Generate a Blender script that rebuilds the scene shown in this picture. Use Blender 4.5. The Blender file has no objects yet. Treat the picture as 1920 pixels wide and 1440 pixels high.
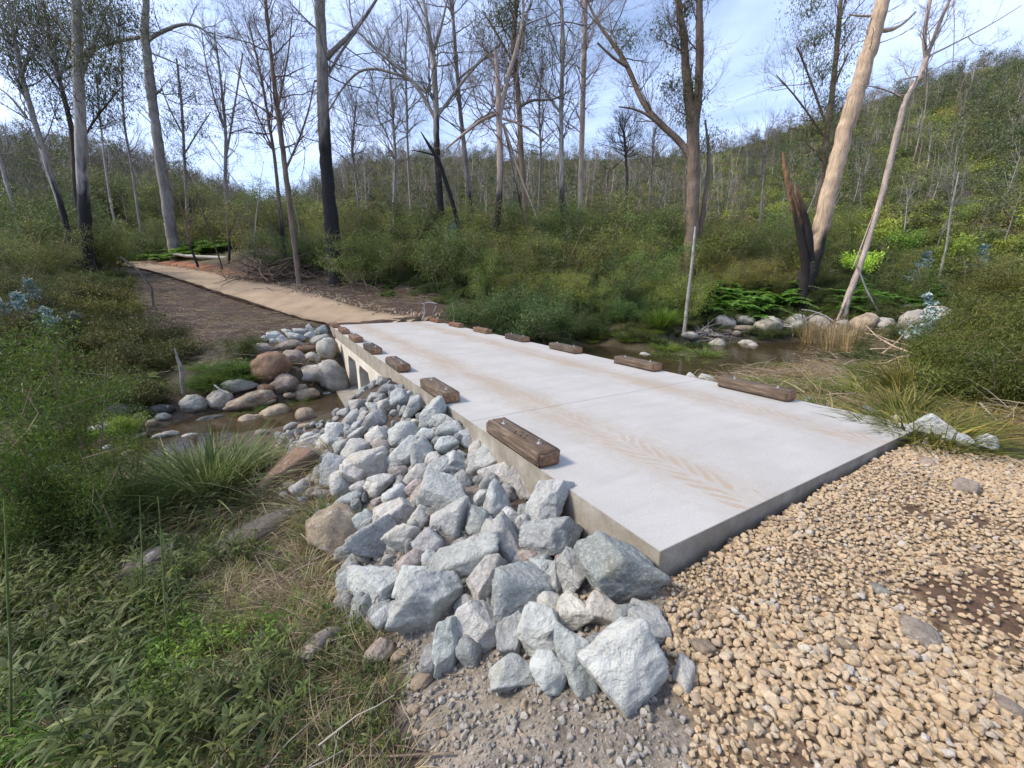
import bpy, bmesh, math, random
import numpy as np
from mathutils import Vector, Matrix, noise as mnoise
S = bpy.context.scene
COL = S.collection
R = math.radians
random.seed(7)
rng = np.random.default_rng(7)

# ---------------------------------------------------------------- camera, sky, sun, exposure
FPX = 751.0; PITCH = math.atan(185/751); CAMH = 1.6
CP, SP = math.cos(PITCH), math.sin(PITCH)
cam = bpy.data.objects.new('camera', bpy.data.cameras.new('camera')); COL.objects.link(cam)
cam.data.sensor_width = 36; cam.data.lens = 36*FPX/1920
cam.location = (0, 0, CAMH); cam.rotation_euler = (math.pi/2-PITCH, 0, 0)
cam.data.clip_start = .05; cam.data.clip_end = 3000
S.camera = cam
S.view_settings.view_transform = 'Standard'; S.view_settings.look = 'None'
S.view_settings.gamma = 1; S.view_settings.use_curve_mapping = False
S.view_settings.exposure = 1.15
SUN_AZ, SUN_EL = R(-97), R(43)          # azimuth from +Y towards +X
sun = bpy.data.objects.new('sun', bpy.data.lights.new('sun', 'SUN')); COL.objects.link(sun)
sun.data.energy = 2.3; sun.data.angle = R(12); sun.data.color = (1, .91, .78)
sd = Vector((math.sin(SUN_AZ)*math.cos(SUN_EL), math.cos(SUN_AZ)*math.cos(SUN_EL), math.sin(SUN_EL)))
sun.rotation_euler = sd.to_track_quat('Z', 'Y').to_euler()
W = bpy.data.worlds.new('World'); S.world = W; W.use_nodes = True
nt = W.node_tree; nt.nodes.clear()
def N_(nt, t, **kw):
    n = nt.nodes.new(t)
    for k, v in kw.items():
        if k in n.inputs.keys() if hasattr(n.inputs, 'keys') else False: n.inputs[k].default_value = v
        else: setattr(n, k, v)
    return n
sky = nt.nodes.new('ShaderNodeTexSky'); sky.sky_type = 'NISHITA'; sky.sun_disc = False
sky.sun_elevation = SUN_EL; sky.sun_rotation = SUN_AZ; sky.air_density = 1.0; sky.dust_density = .6; sky.ozone_density = 3.0
tc = nt.nodes.new('ShaderNodeTexCoord')
mp = nt.nodes.new('ShaderNodeMapping'); mp.inputs['Scale'].default_value = (1.0, 1.0, 3.2); mp.inputs['Rotation'].default_value = (0.2, .35, .5)
nz = nt.nodes.new('ShaderNodeTexNoise'); nz.inputs['Scale'].default_value = 1.7; nz.inputs['Detail'].default_value = 7; nz.inputs['Roughness'].default_value = .55; nz.inputs['Distortion'].default_value = .6
rp = nt.nodes.new('ShaderNodeMapRange'); rp.inputs[1].default_value = .36; rp.inputs[2].default_value = .62; rp.inputs[3].default_value = .15; rp.inputs[4].default_value = .7
# thin cloud is thickest and brightest round the hidden sun, on the left
dt = nt.nodes.new('ShaderNodeVectorMath'); dt.operation = 'DOT_PRODUCT'; dt.inputs[1].default_value = sd
mr2 = nt.nodes.new('ShaderNodeMapRange'); mr2.inputs[1].default_value = .25; mr2.inputs[2].default_value = .95; mr2.inputs[3].default_value = 0; mr2.inputs[4].default_value = .35
ad = nt.nodes.new('ShaderNodeMath'); ad.operation = 'ADD'; ad.use_clamp = True
mx = nt.nodes.new('ShaderNodeMix'); mx.data_type = 'RGBA'; mx.inputs[7].default_value = (6.2, 7.5, 11.2, 1)
bg = nt.nodes.new('ShaderNodeBackground'); bg.inputs[1].default_value = .088
wo = nt.nodes.new('ShaderNodeOutputWorld')
L = nt.links.new
L(tc.outputs['Generated'], mp.inputs[0]); L(mp.outputs[0], nz.inputs[0]); L(nz.outputs[0], rp.inputs[0])
L(tc.outputs['Generated'], dt.inputs[0]); L(dt.outputs['Value'], mr2.inputs[0])
L(rp.outputs[0], ad.inputs[0]); L(mr2.outputs[0], ad.inputs[1]); L(ad.outputs[0], mx.inputs[0])
L(sky.outputs[0], mx.inputs[6]); L(mx.outputs[2], bg.inputs[0]); L(bg.outputs[0], wo.inputs[0])

# ---------------------------------------------------------------- geometry of the place
def ray(x, y): return (x-960., FPX*CP-(y-720)*SP, -FPX*SP-(y-720)*CP)
def atz(x, y, z):
    r = ray(x, y); k = (z-CAMH)/r[2]; return (r[0]*k, r[1]*k, z)
def atd(x, y, Y):
    r = ray(x, y); k = Y/r[1]; return (r[0]*k, Y, CAMH+r[2]*k)
U = (-.5045, .8634); V = (.8634, .5045); NC = (.918, 2.16)      # deck: along, across, near corner
def dk(s, t): return (NC[0]+U[0]*s+V[0]*t, NC[1]+U[1]*s+V[1]*t)
def tost(x, y):
    a, b = x-NC[0], y-NC[1]; return a*U[0]+b*U[1], a*V[0]+b*V[1]
DL, DW = 16.7, 4.45

# ---------------------------------------------------------------- object helpers
def tag(o, label=None, cat=None, group=None, kind=None):
    if label: o['label'] = label
    if cat: o['category'] = cat
    if group: o['group'] = group
    if kind: o['kind'] = kind
    return o
def mk(name, me, parent=None, mat=None, loc=None):
    if mat is not None and not me.materials: me.materials.append(mat)
    o = bpy.data.objects.new(name, me); COL.objects.link(o)
    if parent: o.parent = parent
    if loc is not None: o.location = loc
    return o
def empty(name, loc, rz=0):
    o = bpy.data.objects.new(name, None); COL.objects.link(o); o.location = loc; o.rotation_euler = (0, 0, rz)
    o.empty_display_size = .2; return o
def fast_mesh(name, v, f, k=None, smooth=False, attr=None):
    """v (n,3); f (m,k) indices; attr: per-vertex float 'tone' or rgb 'paint'"""
    me = bpy.data.meshes.new(name); v = np.asarray(v, np.float32); f = np.asarray(f, np.int32); k = f.shape[1]
    me.vertices.add(len(v)); me.vertices.foreach_set('co', v.ravel())
    me.loops.add(f.size); me.loops.foreach_set('vertex_index', f.ravel())
    me.polygons.add(len(f)); me.polygons.foreach_set('loop_start', np.arange(0, f.size, k, dtype=np.int32))
    if smooth: me.polygons.foreach_set('use_smooth', np.ones(len(f), bool))
    if attr is not None:
        attr = np.asarray(attr, np.float32)
        if attr.ndim == 1: me.attributes.new('tone', 'FLOAT', 'POINT').data.foreach_set('value', attr)
        else:
            a = me.color_attributes.new('paint', 'FLOAT_COLOR', 'POINT')
            a.data.foreach_set('color', np.concatenate([attr, np.ones((len(attr), 1), np.float32)], 1).ravel())
    me.update(calc_edges=True); return me
def join(parts):
    """parts: list of (v, f, a)"""
    vs, fs, as_, n = [], [], [], 0
    for v, f, a in parts:
        vs.append(v); fs.append(f+n); as_.append(a); n += len(v)
    return np.concatenate(vs), np.concatenate(fs), np.concatenate(as_)

# ---------------------------------------------------------------- noise
_lat = rng.random((256, 256))
def vn(x, y):
    xi = np.floor(x).astype(int); yi = np.floor(y).astype(int); fx = x-xi; fy = y-yi
    fx = fx*fx*(3-2*fx); fy = fy*fy*(3-2*fy)
    a = _lat[xi & 255, yi & 255]; b = _lat[(xi+1) & 255, yi & 255]; c = _lat[xi & 255, (yi+1) & 255]; d = _lat[(xi+1) & 255, (yi+1) & 255]
    return (a*(1-fx)+b*fx)*(1-fy)+(c*(1-fx)+d*fx)*fy-.5
def fbm(x, y, o=4):
    s = 0; a = 1.
    for i in range(o): s = s+a*vn(x*2**i+17.3*i, y*2**i+5.1*i); a *= .5
    return s

# ---------------------------------------------------------------- terrain
ctl = []
def cz(*L):
    for x, y, z in L: ctl.append(atz(x, y, z))
def cd(*L):
    for x, y, Y in L: ctl.append(atd(x, y, Y))
def cst(*L):
    for s, t, z in L: ctl.append((*dk(s, t), z))
ctl += [(0,0,-.2),(0,-3,-.15),(3,0,-.12),(6,0,-.1),(2,1.5,-.15),(8,2,-.08),(3,-4,-.1),(-3,-4,-.4),(-6,-3,-.6),(10,-4,0),(-12,-5,-.6),(12,3,.3),(16,4,1.2),(0,-12,0),(-12,-12,0),(12,-12,.5),(25,-10,2),(-25,-10,1),(-1.2,.2,-.6),(-2,.8,-.85),(-.6,.5,-.5),(.5,1,-.3),(-4,0,-.9)]
cz((1240,1110,-.2),(1720,835,-.09),(1600,1000,-.11),(1900,1200,-.12),(1500,1400,-.16),(1240,1400,-.27),(1850,860,-.1),
   (1000,1400,-.42),(850,1400,-.55),(1100,1330,-.34),(1180,1290,-.36),(1000,1290,-.46),(800,1200,-.64),(690,1180,-.76),(650,1090,-.8),
   (600,1030,-.88),(900,1100,-.56),(1100,1060,-.4),(950,950,-.45),(850,900,-.55),(700,950,-.78),(560,920,-.95),(500,960,-1.02),(560,835,-1.15),(650,800,-.9),(700,760,-.55),
   (400,1000,-1.05),(200,1100,-1.05),(100,1000,-1.15),(400,1200,-.95),(400,1420,-.8),(100,1400,-.95),(600,1300,-.78),(700,1430,-.64),(0,900,-1.4),(0,1200,-1.1),
   (300,930,-1.25),(450,870,-1.28),(250,905,-1.42),(600,800,-1.2),(517,805,-1.36),(470,815,-1.4),(560,790,-1.32),(400,790,-1.7),(300,825,-1.68),(200,855,-1.68),(470,775,-1.7),(590,742,-1.62),(100,880,-1.65),
   (-60,890,-1.6),(330,750,-1.3),(200,785,-1.35),(440,715,-1.0),(560,690,-.8))
cst((.3,-.15,-.2),(1,-.15,-.2),(3,-.15,-.2),(5,-.15,-.2),(6.8,-.2,-.25),(7.8,-.3,-.85),(9.2,-.4,-1.62),(12,-.4,-1.62),(12.8,-.4,-1.2),(13.6,-.4,-.7),(15,-.3,-.4),(16.4,-.3,-.12),
    (1,-1,-.42),(3,-1,-.55),(5,-1,-.62),(7,-1,-.95),(2,-.5,-.3),(4,-.5,-.35),(6,-.5,-.4),(2,-2.1,-.8),(6,-2,-1.1),(14.8,-2,-.35),(13.5,-2,-.7),(16.5,-1.5,0.0),
    (3,2,-.5),(6,2,-.7),(9,2,-1.6),(11.5,2,-1.6),(15,2,-.5),(17,2,0.0),(17,-.2,0.0),(17,4.6,0.0),(-.08,.5,-.17),(-.08,2.2,-.09),(-.08,4.2,-.05),
    (1,4.7,-.3),(3,4.9,-.7),(5,5,-1.1),(7,5,-1.35),(9,5,-1.5),(11.5,5,-1.5),(13,5,-1.0),(15,5,-.3),(-.4,5.2,-.1))
cd((520,642,13.9),(400,640,13),(300,700,12),(300,650,14),(300,600,16),(300,560,19),(100,650,13),(100,560,17),(100,700,11),(200,520,25),(100,500,28),(-200,600,14),(-200,500,25),
   (640,595,17.8),(560,600,17.6),(650,572,21),(520,535,25.5),(400,545,22),(380,508,32),(300,505,36),(190,491,42),(110,486,50),(450,575,19.5),(480,540,24.5),
   (640,540,25),(700,560,23),(780,590,19.5),(760,540,25),(640,512,27),(860,600,17.5),(1000,610,18),(1240,612,19),(1150,560,24),(1000,515,27),(400,470,36),(550,490,32),
   (1400,585,23.5),(1650,590,22),(1800,565,24),(1520,530,27),(1300,520,28),(1750,620,13),(1900,640,9),(1900,560,15),(1700,520,28))
cz((1150,668,-1.5),(1220,680,-1.5),(1100,657,-1.4),(1290,696,-1.4),(1600,655,-1.45),(1690,652,-1.35),(1300,662,-1.14))
cz((1650,700,-.75),(1500,740,-.75),(1700,790,-.25),(1900,840,-.1),(1400,720,-.95),(1520,700,-.85),(1780,720,-.3))
ctl += [(3,14,-1.5),(6,14.5,-1.5),(9,16,-1.5),(13,18,-1.5),(16,18,-1.5),(1.5,14.5,-1.5),(8,18.5,-1.45),(12,19.3,-1.4),(22,18,-1.3),(28,19,-1.2),(7,12,-1.1),(11,13.5,-1.05),(12.5,11,-.4),
        (22,14,.8),(20,9,1),(16,8,.6),(-12,7,-1.6),(-16,6.5,-1.6),(-22,6.5,-1.6),(-16,10,-.3),(-22,10,0.),(-12,3.5,-1.2),(-20,2,-1.),
        (-40,45,6),(-20,45,5.2),(-5,40,5.0),(8,40,5.5),(20,38,5.5),(30,34,6),(40,30,7),(-45,25,3),(-35,35,4.5),(-35,12,1),(30,26,2.2),(40,18,3.5),(45,5,3)]
C = np.array(ctl); CX, CY, CZ = C[:,0], C[:,1], C[:,2]
def _K(d2): return .5*d2*np.log(d2+1e-9)
d2 = (CX[:,None]-CX)**2+(CY[:,None]-CY)**2; n = len(C)
A = np.zeros((n+3, n+3)); A[:n,:n] = _K(d2)+np.eye(n)*.15; A[:n,n] = A[n,:n] = 1; A[:n,n+1] = A[n+1,:n] = CX; A[:n,n+2] = A[n+2,:n] = CY
Wt = np.linalg.solve(A, np.r_[CZ, 0, 0, 0])
def tps(x, y):
    sh = x.shape; x = x.ravel(); y = y.ravel(); o = np.empty(len(x))
    for i in range(0, len(x), 20000):
        a, b = x[i:i+20000], y[i:i+20000]
        o[i:i+20000] = _K((a[:,None]-CX)**2+(b[:,None]-CY)**2)@Wt[:n]+Wt[n]+Wt[n+1]*a+Wt[n+2]*b
    return o.reshape(sh)
HT = np.array([(-900,270,80,32),(-300,275,85,34),(0,280,90,36),(150,290,90,40),(300,318,100,46),(430,362,130,46),(510,402,190,46),(590,368,150,40),(680,312,140,36),(800,300,140,35),(1000,305,150,35),(1150,305,150,34),(1300,296,140,32),(1400,275,120,30),(1500,235,100,28),(1700,160,90,26),(1920,110,80,24),(2400,70,70,22),(3500,40,60,22)], float)
def far_params(x, y):
    px = 960+x/np.maximum(y, 1.)*790
    return (np.interp(px, HT[:,0], HT[:,i]) for i in (1, 2, 3))
def H0(x, y):
    x = np.asarray(x, float); y = np.asarray(y, float)
    ry, Yr, Yf = far_params(x, y)
    m = np.minimum(1, Yf/np.maximum(y, 1)); m = np.where(y > 1, m, 1)
    cx_ = np.clip(x*m, -46, 46); cy_ = np.clip(y*m, -14, 60)
    z = tps(cx_, cy_)
    zr = CAMH+Yr*(-FPX*SP-(ry-720)*CP)/(FPX*CP-(ry-720)*SP)
    t = np.clip((y-Yf)/(Yr-Yf), 0, 1); t2 = np.where(t > 0, t**1.15, 0)
    far = z+(zr-z)*t2+fbm(x*.045, y*.045, 3)*10*t*(1-t)
    far = far-np.maximum(0, y-Yr)*.35
    return np.where(y > Yf, far, z)
def axis(c, A_, B_, n): q = np.linspace(-1, 1, n); return c+A_*np.sinh(B_*q)
gx = axis(-.3, 2.5, 5.15, 400); gy = axis(4, 2.8, 5.0, 400)
GX, GY = np.meshgrid(gx, gy)
GZ = H0(GX, GY)
ss, tt = tost(GX, GY)
# road mask (world polygon) keeps the track smooth
def poly_mask(X, Y, P, soft=0):
    X = np.asarray(X); ins = np.zeros(X.shape, bool); n = len(P); j = n-1
    for i in range(n):
        xi, yi = P[i][:2]; xj, yj = P[j][:2]
        c = ((yi > Y) != (yj > Y)) & (X < (xj-xi)*(Y-yi)/(yj-yi+1e-12)+xi)
        ins ^= c; j = i
    return ins
ROADL = [dk(16.72,-.15)[:2], atd(560,597,18.2)[:2], atd(480,570,20.5)[:2], atd(400,545,23)[:2], atd(340,522,27)[:2], atd(280,507,33)[:2], atd(190,495,41)[:2], atd(90,490,50)[:2]]
ROADR = [dk(16.72,4.6)[:2], atd(720,590,19.2)[:2], atd(650,571,21.3)[:2], atd(560,546,24.6)[:2], atd(470,524,28.5)[:2], atd(380,507,34)[:2], atd(270,495,42)[:2], atd(140,486,52)[:2]]
ROAD = ROADL+ROADR[::-1]
rm = poly_mask(GX, GY, ROAD)
# the track's own grade: smooth along its length, soil conforming to it
def resample(P, n):
    P = np.array(P, float); d = np.r_[0, np.cumsum(np.hypot(*np.diff(P, axis=0).T))]; q = np.linspace(0, d[-1], n)
    P = np.stack([np.interp(q, d, P[:,0]), np.interp(q, d, P[:,1])], 1)
    k = np.ones(15)/15; Pp = np.pad(P, ((7, 7), (0, 0)), 'edge'); S_ = np.stack([np.convolve(Pp[:,i], k, 'valid') for i in (0, 1)], 1); S_[0] = P[0]; S_[-1] = P[-1]; return S_
Lr = resample(ROADL, 160); Rr = resample(ROADR, 160); MR = (Lr+Rr)/2
RY_ = np.array([0, 17.6, 19.5, 22.5, 26, 30, 36, 42, 50, 60]); RZ_ = np.array([0, .02, .28, .95, 1.6, 2.2, 3.05, 3.85, 4.75, 5.5])
def roadz(y): return np.interp(y, RY_, RZ_)
ri = np.nonzero((GX > -45) & (GX < 0) & (GY > 16) & (GY < 60)); rx, ry_ = GX[ri], GY[ri]
dmin = np.full(len(rx), 9e9)
for a in range(0, 160, 2):
    for P_ in (Lr[a], Rr[a], MR[a]): dmin = np.minimum(dmin, np.hypot(rx-P_[0], ry_-P_[1]))
wr = np.clip(1-(dmin-1.2)/4.5, 0, 1); wr = wr*wr*(3-2*wr)
wr = np.where(tost(rx, ry_)[0] > 16.6, wr, wr*np.clip((tost(rx, ry_)[0]-15)/1.6, 0, 1))
GZ[ri] = GZ[ri]*(1-wr)+roadz(ry_)*wr
near = np.exp(-np.maximum(0, np.hypot(GX, GY)-25)/40)
bump = fbm(GX*1.3, GY*1.3, 4)*.10+fbm(GX*6, GY*6, 3)*.025
onr = (ss > -.6) & (ss < 17.4) & (tt > -.5) & (tt < 5)
grav = (tt > -.2) & (ss < .1) | (GX > .6) & (GY < 1.9)
GZ = GZ+np.where(rm, .15, np.where(onr, .05, np.where(grav, .25, 1)))*bump
GZ = np.where((ss > -.02) & (ss < DL) & (tt > -.02) & (tt < DW+.02), np.minimum(GZ, -.42), GZ)
def Hg(x, y):
    x = np.atleast_1d(np.asarray(x, float)); y = np.atleast_1d(np.asarray(y, float))
    i = np.clip(np.searchsorted(gx, x)-1, 0, len(gx)-2); j = np.clip(np.searchsorted(gy, y)-1, 0, len(gy)-2)
    fx = np.clip((x-gx[i])/(gx[i+1]-gx[i]), 0, 1); fy = np.clip((y-gy[j])/(gy[j+1]-gy[j]), 0, 1)
    return (GZ[j,i]*(1-fx)+GZ[j,i+1]*fx)*(1-fy)+(GZ[j+1,i]*(1-fx)+GZ[j+1,i+1]*fx)*fy
def H(x, y): return float(Hg(x, y)[0])
def hit(px, py, lift=0., y0=.4, y1=160):
    """first point where the line of sight meets the ground (raised by lift)"""
    r = ray(px, py); Y = np.geomspace(y0, y1, 700); k = Y/r[1]
    z = CAMH+r[2]*k; g = Hg(r[0]*k, Y)+lift; b = np.nonzero(z < g)[0]
    if not len(b): return None
    i = b[0]; q = Y[i] if i == 0 else Y[i-1]+(Y[i]-Y[i-1])*.5; k = q/r[1]
    return (r[0]*k, q, CAMH+r[2]*k)

# ---------------------------------------------------------------- materials
def NM(name):
    m = bpy.data.materials.new(name); m.use_nodes = True; t = m.node_tree; t.nodes.clear()
    o = t.nodes.new('ShaderNodeOutputMaterial'); b = t.nodes.new('ShaderNodeBsdfPrincipled'); t.links.new(b.outputs[0], o.inputs[0])
    b.inputs['Specular IOR Level'].default_value = .3
    return m, t, b, o
def noise(t, scale, detail=4, rough=.55, coord='Object', dist=0, vec=None, stretch=None):
    n = t.nodes.new('ShaderNodeTexNoise'); n.inputs['Scale'].default_value = scale; n.inputs['Detail'].default_value = detail
    n.inputs['Roughness'].default_value = rough; n.inputs['Distortion'].default_value = dist
    if vec is None:
        c = t.nodes.new('ShaderNodeTexCoord'); vec = c.outputs[coord]
        if coord == 'World': pass
    if stretch:
        mm = t.nodes.new('ShaderNodeMapping'); mm.inputs['Scale'].default_value = stretch; t.links.new(vec, mm.inputs[0]); vec = mm.outputs[0]
    t.links.new(vec, n.inputs['Vector']); return n
def posn(t):
    g = t.nodes.new('ShaderNodeNewGeometry'); return g.outputs['Position']
def ramp(t, src, stops):
    r = t.nodes.new('ShaderNodeValToRGB'); e = r.color_ramp.elements
    while len(e) < len(stops): e.new(.5)
    for q, (p, c) in zip(e, stops):
        q.position = p; q.color = (*c, 1) if not isinstance(c, (int, float)) else (c, c, c, 1)
    t.links.new(src, r.inputs[0]); return r.outputs[0]
def mix(t, a, b, f, mode='MIX'):
    m = t.nodes.new('ShaderNodeMix'); m.data_type = 'RGBA'; m.blend_type = mode
    for s, i in ((f, 0), (a, 6), (b, 7)):
        if isinstance(s, (int, float)): m.inputs[i].default_value = s
        elif isinstance(s, tuple): m.inputs[i].default_value = (*s, 1)
        else: t.links.new(s, m.inputs[i])
    return m.outputs[2]
def math_(t, op, a, b=None, c=None, clamp=False):
    m = t.nodes.new('ShaderNodeMath'); m.operation = op; m.use_clamp = clamp
    for i, s in enumerate((a, b, c)):
        if s is None: continue
        if isinstance(s, (int, float)): m.inputs[i].default_value = s
        else: t.links.new(s, m.inputs[i])
    return m.outputs[0]
def bump_(t, b, h, strength=.5, dist=.02):
    n = t.nodes.new('ShaderNodeBump'); n.inputs['Strength'].default_value = strength; n.inputs['Distance'].default_value = dist
    t.links.new(h, n.inputs['Height']); t.links.new(n.outputs[0], b.inputs['Normal'])
def attr(t, name, out='Fac'):
    a = t.nodes.new('ShaderNodeAttribute'); a.attribute_name = name; return a.outputs[out]

def m_ground():
    m, t, b, o = NM('soil_and_litter'); P = posn(t)
    c = attr(t, 'paint', 'Color')
    n1 = noise(t, 9, 6, .65, vec=P).outputs[0]; n2 = noise(t, 60, 5, .7, vec=P).outputs[0]; n3 = noise(t, 1.1, 4, .6, vec=P).outputs[0]
    k = ramp(t, n1, [(.3, .55), (.7, 1.45)]); c = mix(t, c, k, 1., 'MULTIPLY')
    k = ramp(t, n2, [(.3, .5), (.5, 1.), (.72, 1.7)]); c = mix(t, c, k, .8, 'MULTIPLY')
    k = ramp(t, n3, [(.3, (.8, .8, .85)), (.7, (1.2, 1.15, 1.05))]); c = mix(t, c, k, 1., 'MULTIPLY')
    t.links.new(c, b.inputs['Base Color']); b.inputs['Roughness'].default_value = .95
    h = math_(t, 'ADD', n1, math_(t, 'MULTIPLY', n2, .6)); bump_(t, b, h, .8, .04); return m
def m_road():
    m, t, b, o = NM('compacted_tan_gravel'); P = posn(t)
    n1 = noise(t, 1.2, 5, .6, vec=P, stretch=(1, .45, 1)).outputs[0]; n2 = noise(t, 40, 5, .7, vec=P).outputs[0]
    c = ramp(t, n1, [(.25, (.24, .17, .10)), (.5, (.31, .225, .14)), (.75, (.36, .27, .175))])
    c = mix(t, c, ramp(t, n2, [(.3, .7), (.7, 1.25)]), 1., 'MULTIPLY')
    c = mix(t, c, (.17, .115, .07), ramp(t, noise(t, .8, 6, .7, vec=P).outputs[0], [(.5, 0.), (.7, .6)]))
    c = mix(t, (.135, .09, .06), c, attr(t, 'tone'))
    t.links.new(c, b.inputs['Base Color']); b.inputs['Roughness'].default_value = .95
    bump_(t, b, n2, .5, .02); return m
def m_rock():
    m, t, b, o = NM('quarried_stone')
    oi = t.nodes.new('ShaderNodeObjectInfo'); P = posn(t)
    add = t.nodes.new('ShaderNodeVectorMath'); add.operation = 'ADD'; t.links.new(P, add.inputs[0]); t.links.new(oi.outputs['Location'], add.inputs[1]); v = add.outputs[0]
    n1 = noise(t, 5, 6, .65, vec=v, dist=.8).outputs[0]; n2 = noise(t, 42, 6, .75, vec=v).outputs[0]
    n3 = noise(t, 5, 5, .6, vec=v, dist=1.2).outputs[0]; n4 = noise(t, 160, 3, .7, vec=v).outputs[0]
    c = mix(t, oi.outputs['Color'], ramp(t, n1, [(.28, .6), (.5, 1.), (.72, 1.25)]), 1., 'MULTIPLY')
    c = mix(t, c, (.58, .57, .52), ramp(t, n2, [(.5, 0.), (.66, .55)]))          # pale dust and crystals
    c = mix(t, c, (.09, .11, .12), ramp(t, n4, [(.62, 0.), (.74, .55)]))         # dark grain
    ve = math_(t, 'ABSOLUTE', math_(t, 'SUBTRACT', n3, .5))
    c = mix(t, (.07, .085, .09), c, ramp(t, ve, [(0., .6), (.012, 1.)]))        # seams
    c = mix(t, c, (.36, .30, .18), ramp(t, noise(t, 3, 4, .6, vec=v).outputs[0], [(.58, 0.), (.78, .45)]))
    t.links.new(c, b.inputs['Base Color']); b.inputs['Roughness'].default_value = .85
    vo = t.nodes.new('ShaderNodeTexVoronoi'); vo.inputs['Scale'].default_value = 13; vo.inputs['Randomness'].default_value = 1; wv = noise(t, 6, 4, .6, vec=v).outputs['Color']; am = t.nodes.new('ShaderNodeVectorMath'); am.operation = 'MULTIPLY_ADD'; am.inputs[1].default_value = (.25, .25, .25); t.links.new(wv, am.inputs[0]); t.links.new(v, am.inputs[2]); t.links.new(am.outputs[0], vo.inputs['Vector'])
    h = math_(t, 'ADD', math_(t, 'MULTIPLY', n2, .55), math_(t, 'ADD', math_(t, 'MULTIPLY', n4, .22), math_(t, 'ADD', math_(t, 'MULTIPLY', n1, .9), math_(t, 'MULTIPLY', vo.outputs['Distance'], .8))))
    bump_(t, b, h, 1., .03); return m
def m_boulder():
    m, t, b, o = NM('weathered_granite')
    oi = t.nodes.new('ShaderNodeObjectInfo'); P = posn(t)
    n1 = noise(t, 3, 6, .6, vec=P, dist=.6).outputs[0]; n2 = noise(t, 30, 6, .7, vec=P).outputs[0]; n3 = noise(t, 1.6, 5, .65, vec=P).outputs[0]
    c = mix(t, oi.outputs['Color'], ramp(t, n1, [(.25, .6), (.5, 1.), (.75, 1.3)]), 1., 'MULTIPLY')
    c = mix(t, c, ramp(t, n2, [(.3, .65), (.7, 1.3)]), 1., 'MULTIPLY')
    c = mix(t, c, (.10, .085, .06), ramp(t, n3, [(.55, 0.), (.68, .6)]))
    c = mix(t, c, (.55, .54, .48), ramp(t, noise(t, 6, 6, .7, vec=P).outputs[0], [(.58, 0.), (.66, .5)]))
    t.links.new(c, b.inputs['Base Color']); b.inputs['Roughness'].default_value = .85
    bump_(t, b, math_(t, 'ADD', n1, math_(t, 'MULTIPLY', n2, .5)), .8, .05); return m
def m_pebble():
    m, t, b, o = NM('tan_gravel_stone')
    oi = t.nodes.new('ShaderNodeObjectInfo'); P = posn(t)
    c = ramp(t, oi.outputs['Random'], [(0., (.31, .22, .13)), (.2, (.38, .275, .165)), (.45, (.42, .315, .195)), (.62, (.35, .245, .14)), (.78, (.41, .325, .215)), (.92, (.29, .215, .145)), (.98, (.38, .335, .27))])
    n2 = noise(t, 70, 5, .7, vec=P).outputs[0]
    c = mix(t, c, ramp(t, n2, [(.3, .7), (.7, 1.25)]), 1., 'MULTIPLY')
    c = mix(t, c, (.12, .08, .05), ramp(t, noise(t, 1.6, 3, .6, vec=P).outputs[0], [(.6, 0.), (.75, .25)]))
    t.links.new(c, b.inputs['Base Color']); b.inputs['Roughness'].default_value = .85
    bump_(t, b, n2, .5, .006); return m
def m_clod():
    m, t, b, o = NM('grey_crushed_stone'); oi = t.nodes.new('ShaderNodeObjectInfo'); P = posn(t)
    c = ramp(t, oi.outputs['Random'], [(0., (.22, .195, .16)), (.3, (.28, .25, .21)), (.6, (.25, .22, .18)), (.8, (.34, .315, .27)), (1., (.28, .2, .13))])
    n2 = noise(t, 90, 5, .7, vec=P).outputs[0]; c = mix(t, c, ramp(t, n2, [(.3, .7), (.7, 1.25)]), 1., 'MULTIPLY')
    t.links.new(c, b.inputs['Base Color']); b.inputs['Roughness'].default_value = .95; bump_(t, b, n2, .5, .006); return m
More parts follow.
